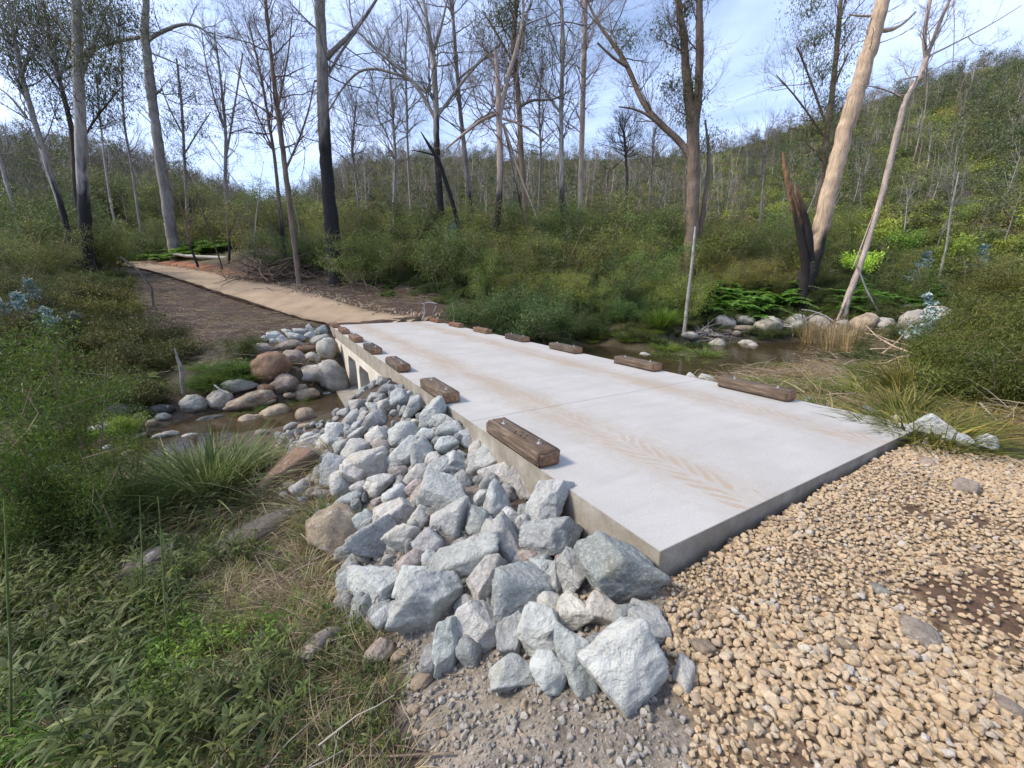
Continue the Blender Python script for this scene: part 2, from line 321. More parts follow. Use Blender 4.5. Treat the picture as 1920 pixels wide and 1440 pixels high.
def m_concrete(side=False):
    m, t, b, o = NM('formed_concrete' if side else 'broomed_concrete')
    tcn = t.nodes.new('ShaderNodeTexCoord'); v = tcn.outputs['Object']
    n1 = noise(t, .9, 5, .6, vec=v).outputs[0]; n2 = noise(t, 55, 5, .7, vec=v).outputs[0]
    n3 = noise(t, 1.1, 6, .7, vec=v, stretch=(5, .9, 1)).outputs[0]
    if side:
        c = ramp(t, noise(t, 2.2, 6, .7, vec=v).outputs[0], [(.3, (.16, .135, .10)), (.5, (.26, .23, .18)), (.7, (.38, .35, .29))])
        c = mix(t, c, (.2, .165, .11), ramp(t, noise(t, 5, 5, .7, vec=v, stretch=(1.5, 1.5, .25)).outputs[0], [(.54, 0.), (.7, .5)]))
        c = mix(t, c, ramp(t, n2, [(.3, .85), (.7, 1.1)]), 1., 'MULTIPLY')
    else:
        c = ramp(t, n1, [(.3, (.34, .32, .285)), (.7, (.405, .383, .345))])
        c = mix(t, c, ramp(t, n3, [(.3, .93), (.5, 1.), (.7, 1.04)]), 1., 'MULTIPLY')
        c = mix(t, c, ramp(t, n2, [(.25, .86), (.75, 1.1)]), 1., 'MULTIPLY')
        sp = t.nodes.new('ShaderNodeSeparateXYZ'); t.links.new(v, sp.inputs[0]); x, y = sp.outputs[0], math_(t, 'MULTIPLY', sp.outputs[1], -1.)
        wob = noise(t, .5, 2, .5, vec=v).outputs[0]
        y = math_(t, 'ADD', y, math_(t, 'MULTIPLY', math_(t, 'SUBTRACT', wob, .5), .25))
        edge = noise(t, 9, 5, .75, vec=v).outputs[0]
        fade = ramp(t, math_(t, 'DIVIDE', x, 17.), [(0., .75), (.22, .8), (.45, .9), (1., 1.)])
        for tcen in (1.12, 3.4):
            d = math_(t, 'ABSOLUTE', math_(t, 'SUBTRACT', y, tcen))
            # chevron tread bars
            sgn = math_(t, 'MULTIPLY', d, 1.5)
            ph = math_(t, 'FRACT', math_(t, 'DIVIDE', math_(t, 'ADD', math_(t, 'SUBTRACT', x, sgn), math_(t, 'MULTIPLY', noise(t, 3.5, 3, .6, vec=v).outputs[0], .22)), .17))
            bar = math_(t, 'MULTIPLY', math_(t, 'GREATER_THAN', math_(t, 'ADD', ph, math_(t, 'MULTIPLY', edge, .5)), .68), math_(t, 'LESS_THAN', math_(t, 'ABSOLUTE', math_(t, 'SUBTRACT', math_(t, 'ADD', d, math_(t, 'MULTIPLY', edge, .07)), .15)), .085))
            bar = math_(t, 'MULTIPLY', bar, ramp(t, noise(t, 2.3, 4, .6, vec=v).outputs[0], [(.42, 0.), (.52, 1.)]))
            dx = ramp(t, math_(t, 'DIVIDE', x, 17.), [(0., .95), (.14, .6), (.3, .15), (.5, .05)])
            c = mix(t, c, (.33, .245, .165), math_(t, 'MULTIPLY', math_(t, 'MULTIPLY', bar, dx), math_(t, 'MULTIPLY', edge, 1.35)))
            band = ramp(t, math_(t, 'ADD', d, math_(t, 'MULTIPLY', math_(t, 'SUBTRACT', edge, .5), .9)), [(.02, 1.), (.20, .75), (.5, 0.)])
            sm = ramp(t, noise(t, 1.4, 6, .75, vec=v, stretch=(.6, 2.2, 1)).outputs[0], [(.3, .0), (.55, 1.)])
            far = ramp(t, math_(t, 'DIVIDE', x, 17.), [(0., .45), (.12, .8), (.3, 1.), (1., 1.)])
            c = mix(t, c, (.30, .235, .165), math_(t, 'MULTIPLY', math_(t, 'MULTIPLY', band, sm), math_(t, 'MULTIPLY', far, .8)))
        sm = ramp(t, noise(t, .7, 6, .7, vec=v, stretch=(1, 1.5, 1)).outputs[0], [(.48, 0.), (.7, .45)])
        far = ramp(t, math_(t, 'DIVIDE', x, 17.), [(.25, .0), (.6, 1.)])
        c = mix(t, c, (.38, .315, .24), math_(t, 'MULTIPLY', sm, far))
    t.links.new(c, b.inputs['Base Color']); b.inputs['Roughness'].default_value = .9
    bump_(t, b, math_(t, 'ADD', n2, n3) if not side else n2, .35, .006); return m
def m_wood(end=False):
    m, t, b, o = NM('sawn_end_grain' if end else 'weathered_hardwood'); oi = t.nodes.new('ShaderNodeObjectInfo')
    tcn = t.nodes.new('ShaderNodeTexCoord'); add = t.nodes.new('ShaderNodeVectorMath'); add.operation = 'ADD'
    t.links.new(tcn.outputs['Object'], add.inputs[0]); t.links.new(oi.outputs['Location'], add.inputs[1]); v = add.outputs[0]
    g = noise(t, 6, 6, .7, vec=v, stretch=(.5, 6, 6) if not end else (1, 5, 5), dist=.5).outputs[0]
    if end: c = ramp(t, g, [(.3, (.12, .06, .03)), (.5, (.30, .165, .085)), (.72, (.44, .27, .155))])
    else: c = ramp(t, g, [(.3, (.03, .022, .015)), (.5, (.11, .082, .058)), (.62, (.18, .14, .105)), (.78, (.30, .255, .20))])
    p = noise(t, 2.5, 4, .6, vec=v).outputs[0]
    c = mix(t, c, (.05, .035, .025) if end else (.075, .05, .032), ramp(t, p, [(.45, 0.), (.7, .7)]))
    if end:
        n5 = noise(t, 26, 4, .7, vec=v, dist=1.5).outputs[0]; c = mix(t, c, (.012, .008, .006), ramp(t, n5, [(.62, 0.), (.68, .8)]))
    else: c = mix(t, c, oi.outputs['Color'], 1., 'MULTIPLY')
    t.links.new(c, b.inputs['Base Color']); b.inputs['Roughness'].default_value = .85; bump_(t, b, g, .6, .012); return m
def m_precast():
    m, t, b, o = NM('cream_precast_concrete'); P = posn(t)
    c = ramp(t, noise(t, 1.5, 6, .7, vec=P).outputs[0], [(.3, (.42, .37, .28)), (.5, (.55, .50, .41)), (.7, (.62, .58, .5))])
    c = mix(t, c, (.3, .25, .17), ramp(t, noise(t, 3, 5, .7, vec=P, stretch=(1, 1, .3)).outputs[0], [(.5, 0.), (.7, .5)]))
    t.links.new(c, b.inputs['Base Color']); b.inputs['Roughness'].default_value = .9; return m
def m_plain(name, col, rough=.5, metal=0.):
    m, t, b, o = NM(name); b.inputs['Base Color'].default_value = (*col, 1); b.inputs['Roughness'].default_value = rough; b.inputs['Metallic'].default_value = metal; return m
def m_water():
    m, t, b, o = NM('creek_water'); P = posn(t)
    n = noise(t, 2.2, 5, .6, vec=P, dist=.5).outputs[0]
    c = ramp(t, n, [(.3, (.035, .026, .014)), (.7, (.09, .065, .035))])
    t.links.new(c, b.inputs['Base Color']); b.inputs['Roughness'].default_value = .06; b.inputs['IOR'].default_value = 1.33; b.inputs['Specular IOR Level'].default_value = .5
    bump_(t, b, noise(t, 5, 3, .5, vec=P, stretch=(1, 1.8, 1)).outputs[0], .22, .02)
    tr = t.nodes.new('ShaderNodeBsdfTransparent'); tr.inputs[0].default_value = (.75, .66, .45, 1); ms = t.nodes.new('ShaderNodeMixShader'); ms.inputs[0].default_value = .72
    t.links.new(tr.outputs[0], ms.inputs[1]); t.links.new(b.outputs[0], ms.inputs[2]); t.links.new(ms.outputs[0], o.inputs[0]); return m
def m_leaf(name, c0, c1, c2, trans=.3, rough=.55, rnd=.5):
    m, t, b, o = NM(name); oi = t.nodes.new('ShaderNodeObjectInfo')
    c = ramp(t, attr(t, 'tone'), [(0., c0), (.5, c1), (1., c2)])
    k = ramp(t, oi.outputs['Random'], [(0., (1-rnd*.5, 1-rnd*.42, 1-rnd*.3)), (.3, (1., 1., .95)), (.5, (1.12, .98, .95)), (.75, (1., 1.08, .95)), (1., (1+rnd*.8, 1+rnd*.55, 1.))])
    c = mix(t, c, k, 1., 'MULTIPLY'); c = mix(t, c, oi.outputs['Color'], 1., 'MULTIPLY')
    t.links.new(c, b.inputs['Base Color']); b.inputs['Roughness'].default_value = rough
    tl = t.nodes.new('ShaderNodeBsdfTranslucent'); t.links.new(c, tl.inputs[0]); ms = t.nodes.new('ShaderNodeMixShader'); ms.inputs[0].default_value = trans
    t.links.new(b.outputs[0], ms.inputs[1]); t.links.new(tl.outputs[0], ms.inputs[2]); t.links.new(ms.outputs[0], o.inputs[0]); return m
def m_bark():
    m, t, b, o = NM('gum_bark'); P = posn(t); c = attr(t, 'paint', 'Color')
    n = noise(t, 3.5, 6, .7, vec=P, stretch=(3, 3, .35), dist=.6).outputs[0]; n2 = noise(t, 14, 5, .7, vec=P, stretch=(3, 3, .6)).outputs[0]
    c = mix(t, c, ramp(t, n, [(.3, .5), (.5, 1.), (.7, 1.35)]), 1., 'MULTIPLY'); c = mix(t, c, ramp(t, n2, [(.3, .65), (.7, 1.3)]), 1., 'MULTIPLY')
    t.links.new(c, b.inputs['Base Color']); b.inputs['Roughness'].default_value = .9; bump_(t, b, math_(t, 'ADD', n, n2), .7, .05); return m
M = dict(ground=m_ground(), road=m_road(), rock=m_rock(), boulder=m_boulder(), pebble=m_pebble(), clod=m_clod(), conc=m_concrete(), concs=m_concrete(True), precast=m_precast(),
         wood=m_wood(), endw=m_wood(True), steel=m_plain('galvanised_steel', (.55, .53, .5), .45, .8), water=m_water(), bark=m_bark(),
         scrub=m_leaf('scrub_leaves', (0.0473, 0.0641, 0.0202), (0.11, 0.135, 0.0439), (0.22, 0.211, 0.0844)),
         olive=m_leaf('olive_scrub_leaves', (0.06, 0.07, 0.022), (0.125, 0.14, 0.042), (0.28, 0.24, 0.10)),
         fern=m_leaf('fern_fronds', (0.0345, 0.0747, 0.0138), (0.0747, 0.149, 0.0287), (0.161, 0.23, 0.0575), .4),
         gum=m_leaf('gum_leaves', (0.045, 0.06, 0.0255), (0.09, 0.112, 0.048), (0.18, 0.195, 0.0975)),
         blue=m_leaf('blue_gum_leaves', (.14, .22, .19), (.26, .36, .33), (.5, .58, .55), .2),
         hgreen=m_leaf('hill_shrub_leaves', (0.10, 0.14, 0.0338), (0.22, 0.27, 0.0675), (0.365, 0.351, 0.121), rnd=.9), holive=m_leaf('hill_olive_leaves', (0.126, 0.112, 0.056), (0.238, 0.21, 0.098), (0.378, 0.322, 0.168), rnd=.8),
         weed=m_leaf('weed_leaves', (0.0348, 0.052, 0.0123), (0.0866, 0.114, 0.0307), (0.221, 0.236, 0.0831), .35),
         lime=m_leaf('bright_weed_leaves', (.06, .12, .015), (.13, .22, .03), (.25, .34, .07), .4),
         grass=m_leaf('grass_blades', (0.06, 0.09, 0.024), (0.132, 0.18, 0.048), (0.312, 0.312, 0.108), .35),
         straw=m_leaf('dry_straw', (.10, .07, .035), (.23, .17, .09), (.42, .34, .2), .15),
         twig=m_leaf('dead_twigs', (0.091, 0.065, 0.0455), (0.208, 0.163, 0.117), (0.39, 0.325, 0.26), .0, .9))
# ---------------------------------------------------------------- ground sheet
nX, nY = len(gx), len(gy)
idx = np.arange(nX*nY).reshape(nY, nX)
F = np.stack([idx[:-1,:-1], idx[:-1,1:], idx[1:,1:], idx[1:,:-1]], -1).reshape(-1, 4)
jx = GX+fbm(GX*1.1, GY*1.1, 4)*.5; jy = GY+fbm(GX*1.1+50, GY*1.1+9, 4)*.5
js, jt = tost(jx, jy)
paint = np.empty(GX.shape+(3,)); paint[:] = (.055, .046, .024)
def zone(mask, col, a=1.):
    paint[mask] = paint[mask]*(1-a)+np.array(col)*a
hill = GY > 38+fbm(GX*.1, GY*.1)*8
zone(hill, (.085, .08, .038))
k_ = np.clip((GX-.3*GY+fbm(GX*.1, GY*.1)*6)/8, 0, 1)*np.clip((GY-24)/6, 0, 1); paint = paint*(1-k_[..., None])+np.array((.17, .17, .07))*k_[..., None]
# cleared brown soil either side of the track
soilL = [atd(650,640,14.2)[:2], atd(560,655,13.5)[:2], atd(430,660,12.6)[:2], atd(290,625,14.5)[:2], atd(215,570,18)[:2], atd(230,520,27)[:2], atd(150,495,42)[:2], atd(200,470,50)[:2], atd(420,480,38)[:2], atd(600,498,31)[:2], atd(760,548,25)[:2], atd(860,590,19)[:2], dk(17,5.3)[:2], dk(16.5,2)[:2], dk(14,-.3)[:2]]
zone(poly_mask(jx, jy, soilL), (.058, .037, .026))
redb = [atd(170,480,46)[:2], atd(330,478,42)[:2], atd(400,492,36)[:2], atd(520,520,29)[:2], atd(480,524,28)[:2], atd(300,500,38)[:2], atd(170,494,44)[:2]]
zone(poly_mask(jx, jy, redb), (.27, .11, .055))
zone(poly_mask(jx, jy, [atd(0,470,42)[:2], atd(180,478,46)[:2], atd(180,502,38)[:2], atd(100,512,30)[:2], atd(-40,500,33)[:2]]), (.25, .10, .05))
# dry creek bank on the right, near-left bank
zone((GX > 3.) & (GX < 17) & (GY > 4.5) & (jy < 17) & (js < 14) & (jt > 4.6), (.125, .09, .055))
zone((jy < 8) & (jx > -7) & (jx < .4) & (jt < 0) & (jy > -2), (.075, .055, .038))
# crushed grey stone apron, gravel bed
grey = [atz(740,1180,-.64)[:2], atz(820,1440,-.55)[:2], (-.35,.6), (-.3,-.5), (.9,-.5), (.75,1.2), atz(1260,1300,-.3)[:2], atz(1250,1110,-.2)[:2], dk(.2,-.15), dk(3,-.3), dk(4,-1.2), atz(640,1120,-.8)[:2]]
zone(poly_mask(GX+fbm(GX*3, GY*3)*.15, GY+fbm(GX*3+7, GY*3)*.15, grey), (.225, .195, .155))
gravP = [dk(.02,-.02), dk(.02,4.6), atz(1900,870,-.1)[:2], (9,3.2), (10,-6), (.75,-6), (.68,1.2), atz(1250,1280,-.3)[:2], atz(1245,1110,-.2)[:2]]
gm = poly_mask(GX+fbm(GX*3, GY*3)*.1, GY+fbm(GX*3+7, GY*3)*.1, gravP)
zone(gm, (.24, .175, .11))
def blob(X, Y, px, py, r, z=-.12):
    c = atz(px, py, z); return np.hypot(X-c[0]+fbm(X*3, Y*3)*.3, Y-c[1]+fbm(X*3+9, Y*3)*.3) < r
DIRT = [(1725,975,.17),(1690,930,.13),(1660,955,.07),(1800,1120,.20),(1850,1100,.14),(1780,1180,.13),(1880,1000,.12),(1500,1400,.05)]
for px, py, r in DIRT: zone(gm & blob(GX, GY, px, py, r*.95), (.115, .07, .042))
wet = (GZ < -1.25); zone(wet, (.07, .052, .035))
g = mk('ground', fast_mesh('ground', np.stack([GX, GY, GZ], -1).reshape(-1, 3), F, smooth=True, attr=paint.reshape(-1, 3)), mat=M['ground']); tag(g, 'uneven creek banks, bare soil and hillsides', kind='structure')

# tan road, draped as a strip
w = np.linspace(0, 1, 30)
RX = Lr[:,0:1]*(1-w)+Rr[:,0:1]*w; RY = Lr[:,1:2]*(1-w)+Rr[:,1:2]*w
e = np.minimum(w, 1-w)[None, :]+fbm(RX*1.5, RY*1.5)*.2
RZ = Hg(RX.ravel(), RY.ravel()).reshape(RX.shape)+.012
RZ = np.maximum(RZ, np.stack([np.roll(RZ, 1, 1), np.roll(RZ, -1, 1)]).max(0)-.06)
RZ[:, 0] -= .015; RZ[:, -1] -= .015
ii = np.arange(RX.size).reshape(RX.shape); RF = np.stack([ii[:-1,:-1], ii[:-1,1:], ii[1:,1:], ii[1:,:-1]], -1).reshape(-1, 4)
tag(mk('road', fast_mesh('road', np.stack([RX, RY, RZ], -1).reshape(-1, 3), RF, smooth=True, attr=np.sqrt(np.clip((e+.03)/.22, 0, 1)).ravel()), mat=M['road']), 'tan compacted gravel track curving uphill beyond the deck', kind='structure')

# water
def sheet(name, x0, x1, y0, y1, z, label, keep=None):
    xs = np.linspace(x0, x1, 40); ys = np.linspace(y0, y1, 30); X, Y = np.meshgrid(xs, ys)
    i2 = np.arange(X.size).reshape(X.shape); f = np.stack([i2[:-1,:-1], i2[:-1,1:], i2[1:,1:], i2[1:,:-1]], -1).reshape(-1, 4)
    if keep is not None:
        cx, cy = X.ravel()[f].mean(1), Y.ravel()[f].mean(1); f = f[keep(cx, cy)]
    o = mk(name, fast_mesh(name, np.stack([X, Y, X*0+z], -1).reshape(-1, 3), f, smooth=True), mat=M['water']); return tag(o, label, kind='structure')
sheet('creek_water', -24, 1, 3, 14, -1.585, 'shallow brown creek flowing over stones below the culvert', lambda x, y: (tost(x, y)[1] < 1.5) & (tost(x, y)[0] > 7.2))
sheet('pool_water', -1.5, 30, 8.5, 22, -1.2, 'dark green still pool beside the deck', lambda x, y: (tost(x, y)[1] > 1.5) & (tost(x, y)[0] > 3))

# ---------------------------------------------------------------- concrete crossing
deck = empty('concrete_crossing', (*dk(0, 0), 0), math.atan2(U[1], U[0]))
# local x = along, local y = -across  (right-handed), so the panels are built at y = -t
tag(deck, 'pale concrete causeway deck with culvert openings crossing the creek', 'bridge')
def box(bm, x0, x1, y0, y1, z0, z1):
    vs = [bm.verts.new(p) for p in ((x0,y0,z0),(x1,y0,z0),(x1,y1,z0),(x0,y1,z0),(x0,y0,z1),(x1,y0,z1),(x1,y1,z1),(x0,y1,z1))]
    for q in ((3,2,1,0),(4,5,6,7),(0,1,5,4),(1,2,6,5),(2,3,7,6),(3,0,4,7)): bm.faces.new([vs[i] for i in q])
    return vs
def bm_mesh(bm, name): me = bpy.data.meshes.new(name); bm.normal_update(); bm.to_mesh(me); bm.free(); return me
js_ = [0, 2.83, 7.5, 12.2, DL]
flip = -1
for a, b_ in zip(js_[:-1], js_[1:]):
    bm = bmesh.new(); box(bm, a+(.0009 if a else 0), b_-.0009, -DW, 0, -.34 if a < 2 else -.36, 0)
    bmesh.ops.bevel(bm, geom=bm.edges[:], offset=.003, segments=2, affect='EDGES')
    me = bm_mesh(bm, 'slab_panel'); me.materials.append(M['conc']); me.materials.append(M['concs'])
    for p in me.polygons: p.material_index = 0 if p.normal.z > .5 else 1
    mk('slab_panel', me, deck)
# culvert walls either side with two chamfered openings, and the cell floors
def arch_face(side):
    # front face at local y = 0 side (left) or -DW side, built as vertical slab with depth .25
    y0, y1 = (.03, -.22) if side == 0 else (-DW-.03, -DW+.22)
    bm = bmesh.new(); z0, z1 = -1.9, -.362
    ops = [(8.85, 10.3), (10.72, 12.2)]; zt = -.55; zb = -1.85; ch = .2
    def prism(poly):
        a = [bm.verts.new((x, y0, z)) for x, z in poly]; b2 = [bm.verts.new((x, y1, z)) for x, z in poly]
        bm.faces.new(a); bm.faces.new(b2[::-1])
        for i in range(len(poly)): j = (i+1) % len(poly); bm.faces.new([a[j], a[i], b2[i], b2[j]])
    prism([(6.9, -.362), (6.9, -.8), (7.9, z0), (8.85, z0), (8.85, zt-ch), (8.85+ch*.7, zt), (8.85+ch*.7, z1)])
    prism([(8.85+ch*.7, z1), (8.85+ch*.7, zt), (10.3-ch*.7, zt), (10.3-ch*.7, z1)])
    prism([(10.3-ch*.7, z1), (10.3-ch*.7, zt), (10.3, zt-ch), (10.3, z0), (10.72, z0), (10.72, zt-ch), (10.72+ch*.7, zt), (10.72+ch*.7, z1)])
    prism([(10.72+ch*.7, z1), (10.72+ch*.7, zt), (12.2-ch*.7, zt), (12.2-ch*.7, z1)])
    prism([(12.2-ch*.7, z1), (12.2-ch*.7, zt), (12.2, zt-ch), (12.2, z0), (13.2, z0), (15.2, -.8), (15.2, z1)])
    bmesh.ops.recalc_face_normals(bm, faces=bm.faces[:])
    return bm_mesh(bm, 'culvert_headwall')
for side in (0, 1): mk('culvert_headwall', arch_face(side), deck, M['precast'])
for x0, x1 in ((8.55, 8.85), (10.3, 10.72), (12.2, 12.5)):
    bm = bmesh.new(); box(bm, x0, x1, -DW+.222, -.222, -1.9, -.364); mk('culvert_cell_wall', bm_mesh(bm, 'culvert_cell_wall'), deck, M['concs'])
bm = bmesh.new(); box(bm, 8.4, 12.6, -DW-.5, .55, -1.95, -1.535); mk('apron', bm_mesh(bm, 'apron'), deck, M['concs'])

# ---------------------------------------------------------------- timber kerb blocks with bolts
def timber_mesh(seed):
    rs = random.Random(seed); bm = bmesh.new(); box(bm, -.53, .53, -.125, .125, 0, .155)
    bmesh.ops.bevel(bm, geom=bm.edges[:], offset=.012+rs.random()*.012, segments=3, affect='EDGES')
    bmesh.ops.subdivide_edges(bm, edges=[e for e in bm.edges if e.calc_length() > .5], cuts=24, use_grid_fill=True)
    bmesh.ops.subdivide_edges(bm, edges=[e for e in bm.edges if e.calc_length() > .1], cuts=4, use_grid_fill=True)
    o = Vector((seed*3.1, 0, 0))
    for v in bm.verts:
        n = mnoise.noise(v.co*Vector((2.2, 9, 9))+o)*.006+mnoise.noise(v.co*Vector((6, 30, 30))+o)*.0035
        v.co += Vector((n*.6, n, n if v.co.z > .02 else 0))
    me = bm_mesh(bm, 'timber_beam'); me.materials.append(M['wood']); me.materials.append(M['endw'])
    for p in me.polygons: p.material_index = 1 if abs(p.normal.x) > .75 else 0; p.use_smooth = True
    return me
def bolt_mesh():
    bm = bmesh.new()
    for r, z0, z1, seg in ((.026, 0, .004, 16), (.0155, .004, .018, 6), (.0075, .018, .04, 12)):
        bmesh.ops.create_cone(bm, cap_ends=True, segments=seg, radius1=r, radius2=r, depth=z1-z0, matrix=Matrix.Translation((0, 0, (z0+z1)/2)))
    return bm_mesh(bm, 'bolt')
bme = bolt_mesh(); bme.materials.append(M['steel'])
hm = bmesh.new(); bmesh.ops.create_cone(hm, cap_ends=True, segments=10, radius1=.009, radius2=.009, depth=.004); hole = bm_mesh(hm, 'borer_hole'); hole.materials.append(m_plain('painted_hole_shade', (.012, .009, .007), .95))  # near-black discs: shade inside the worm holes painted as colour
ordn = ['nearest', 'second nearest', 'third', 'fourth', 'fifth', 'sixth', 'farthest']
look = {0: ['large brown timber block with bolts and worm holes', 'long dark brown timber block with bolts'], }
tint = [(1., .95, .9), (.95, .9, .85), (.85, .85, .85), (.5, .52, .55), (1.2, 1.0, .8), (1.3, .85, .7), (1.2, .8, .65)]
for side in (0, 1):
    for k in range(7):
        s = 1.84+2.345*k; t_ = .105 if side == 0 else DW-.155
        o = empty('timber_block', (*dk(s, t_), .001), math.atan2(U[1], U[0])+random.uniform(-.012, .012))
        sd_ = 'left' if side == 0 else 'right'
        lab = f'weathered brown timber block bolted on the {sd_} deck edge, {ordn[k]} to the camera' if k not in (2, 3, 4, 5) else f'weathered brown timber block bolted on the {sd_} deck edge, {ordn[k]} from the camera'
        if k == 0 and side == 0: lab = 'nearest left timber block, brown with worm holes and two bolts on top'
        if k == 0 and side == 1: lab = 'nearest right timber block, long and dark brown on the deck edge'
        if k == 3 and side == 0: lab = 'dark grey rounded timber block, fourth along the left deck edge'
        tag(o, lab, 'timber block', 'timber kerb blocks bolted along the deck edges')
        bmo = mk('beam', timber_mesh(k+side*10), o); bmo.color = (*tint[k], 1)
        for sx in (-.33, .33): mk('bolt', bme, o, loc=(sx, random.uniform(-.015, .015), .156))
        if k == 0 and side == 0:
            for hx, hy in ((-.06,.02),(-.1,-.02),(-.08,.045),(-.14,.03),(.02,.05),(.05,.02),(.0,-.03)): 
                h_ = mk('borer_hole', hole, o, loc=(hx, hy, .1575)); h_.scale = (1.3, .8, 1)
# ---------------------------------------------------------------- stones
def ico(sub):
    bm = bmesh.new(); bmesh.ops.create_icosphere(bm, subdivisions=sub, radius=1)
    v = np.array([p.co[:] for p in bm.verts]); f = np.array([[q.index for q in p.verts] for p in bm.faces]); bm.free(); return v, f
ICO = {k: ico(k) for k in (1, 2, 3, 4, 5)}
def rock_pts(sub, r, planes=13, soft=160, rough=.03, dmin=.62, dmax=.98, round_=0.):
    v, f = ICO[sub]; P = r.normal(size=(planes, 3)); P /= np.linalg.norm(P, axis=1)[:, None]; d = r.uniform(dmin, dmax, planes)
    if round_ == 0:
        base_ = np.array([(1,0,0),(-1,0,0),(0,1,0),(0,-1,0),(0,0,1),(0,0,-1)])+r.normal(size=(6, 3))*.42; base_ /= np.linalg.norm(base_, axis=1)[:, None]
        P = np.concatenate([base_, P]); d = np.concatenate([r.uniform(.62, .8, 6), d*1.0])
    if round_ == 0:
        ax = r.normal(size=3); P = P@np.array(Matrix.Rotation(r.uniform(0, 6.28), 3, Vector(ax)))
    q = np.maximum(v@P.T, 1e-3)/d; qm = q.max(1) if not round_ else np.maximum(q.max(1), 1); rad = 1/(qm*np.power(np.sum(np.power(q/qm[:, None], soft), 1)+((1/qm)**soft if round_ else 0), 1/soft))
    rad = rad*(1-round_)+round_*.85
    ph = r.uniform(0, 99, 3)
    def nz3(s, seed): return np.array([mnoise.noise(Vector(p*s)+Vector(ph)+Vector((seed, 0, 0))) for p in v])
    rad = rad*(1+rough*2.2*nz3(2.1, 0)+rough*1.1*nz3(6., 5)+(rough*.6*nz3(15., 9) if sub > 3 else 0))
    w = v*rad[:, None]; lo, hi = w.min(0), w.max(0); w = (w-(lo+hi)/2)/((hi-lo)/2); return w, f
TONE = {k_: tuple(np.array(c_)*1.3) for k_, c_ in {'b': (.29, .295, .27), 'n': (.13, .11, .09), 'p': (.35, .35, .32), 'w': (.41, .375, .315), 'd': (.19, .205, .19), 't': (.27, .215, .155), 'r': (.17, .105, .065), 'g': (.285, .275, .25), 'm': (.25, .205, .175), 'k': (.07, .07, .068), 'l': (.33, .31, .27)}.items()}
TW = {'b': 'blue-grey', 'n': 'dark brown', 'p': 'pale grey', 'w': 'cream', 'd': 'dark blue-grey', 't': 'tan', 'r': 'reddish brown', 'g': 'grey', 'm': 'mauve-brown', 'k': 'blackish', 'l': 'light grey'}
rockn = [0]
def stone(px, py, w, h, ang=0, tone='b', kind='rock', depth=.8, lift=.28, name='riprap_rock', Y=None, fit=1.09, base=None):
    """stone seen centred at px,py with size w,h (photo pixels), resting on the ground there"""
    rockn[0] += 1; r = np.random.default_rng(rockn[0]*17+3)
    p = atd(px, py, Y) if Y else hit(px, py, 0.)
    k = p[1]/ray(px, py)[1]
    if not Y:
        for _ in range(3):
            q = hit(px, py, lift*h*k) or p; p = q; k = p[1]/ray(px, py)[1]
    big = max(w, h) > 55 if kind == 'rock' else max(w, h) > 45
    sub = 5 if max(w, h) > 78 and kind == 'rock' else 4 if big else 3
    if kind == 'slab': pts, f = rock_pts(4, r, planes=4, rough=.03)
    elif kind == 'rock': pts, f = rock_pts(sub, r, planes=int(r.integers(4, 10)), rough=.034)
    else: pts, f = rock_pts(sub, r, planes=11, soft=12, rough=.055, dmin=.66, dmax=.98, round_=.16)
    hw, hh = w*k/2*fit/math.hypot(1, (px-960)/751), h*k/2*fit/math.hypot(1, (py-720)/751); hd = (hw+hh)/2*depth
    F_ = Vector(ray(px, py)).normalized(); X_ = F_.cross(Vector((0, 0, 1))).normalized(); Z_ = X_.cross(F_)
    ca, sa = math.cos(R(ang)), math.sin(R(ang)); A_ = X_*ca+Z_*sa; B_ = -X_*sa+Z_*ca
    W_ = pts[:, 0:1]*hw*np.array(A_)+pts[:, 1:2]*hd*np.array(F_)+pts[:, 2:3]*hh*np.array(B_)
    me = fast_mesh(name, W_, f, smooth=kind == 'boulder'); o = mk(name, me, mat=M['rock' if kind == 'rock' else 'boulder'], loc=p)
    c = np.array(TONE[tone])*(1+r.uniform(-.16, .16))*((.78, .76, .71) if kind == 'boulder' else (.93, .93, .92))*np.array([1+r.uniform(-.03, .03), 1, 1+r.uniform(-.03, .03)]); o.color = (*c, 1)
    return o
def conv(L, ox, oy, s): return [(ox+a[0]/s, oy+a[1]/s, a[2]/s, a[3]/s)+tuple(a[4:]) for a in L]
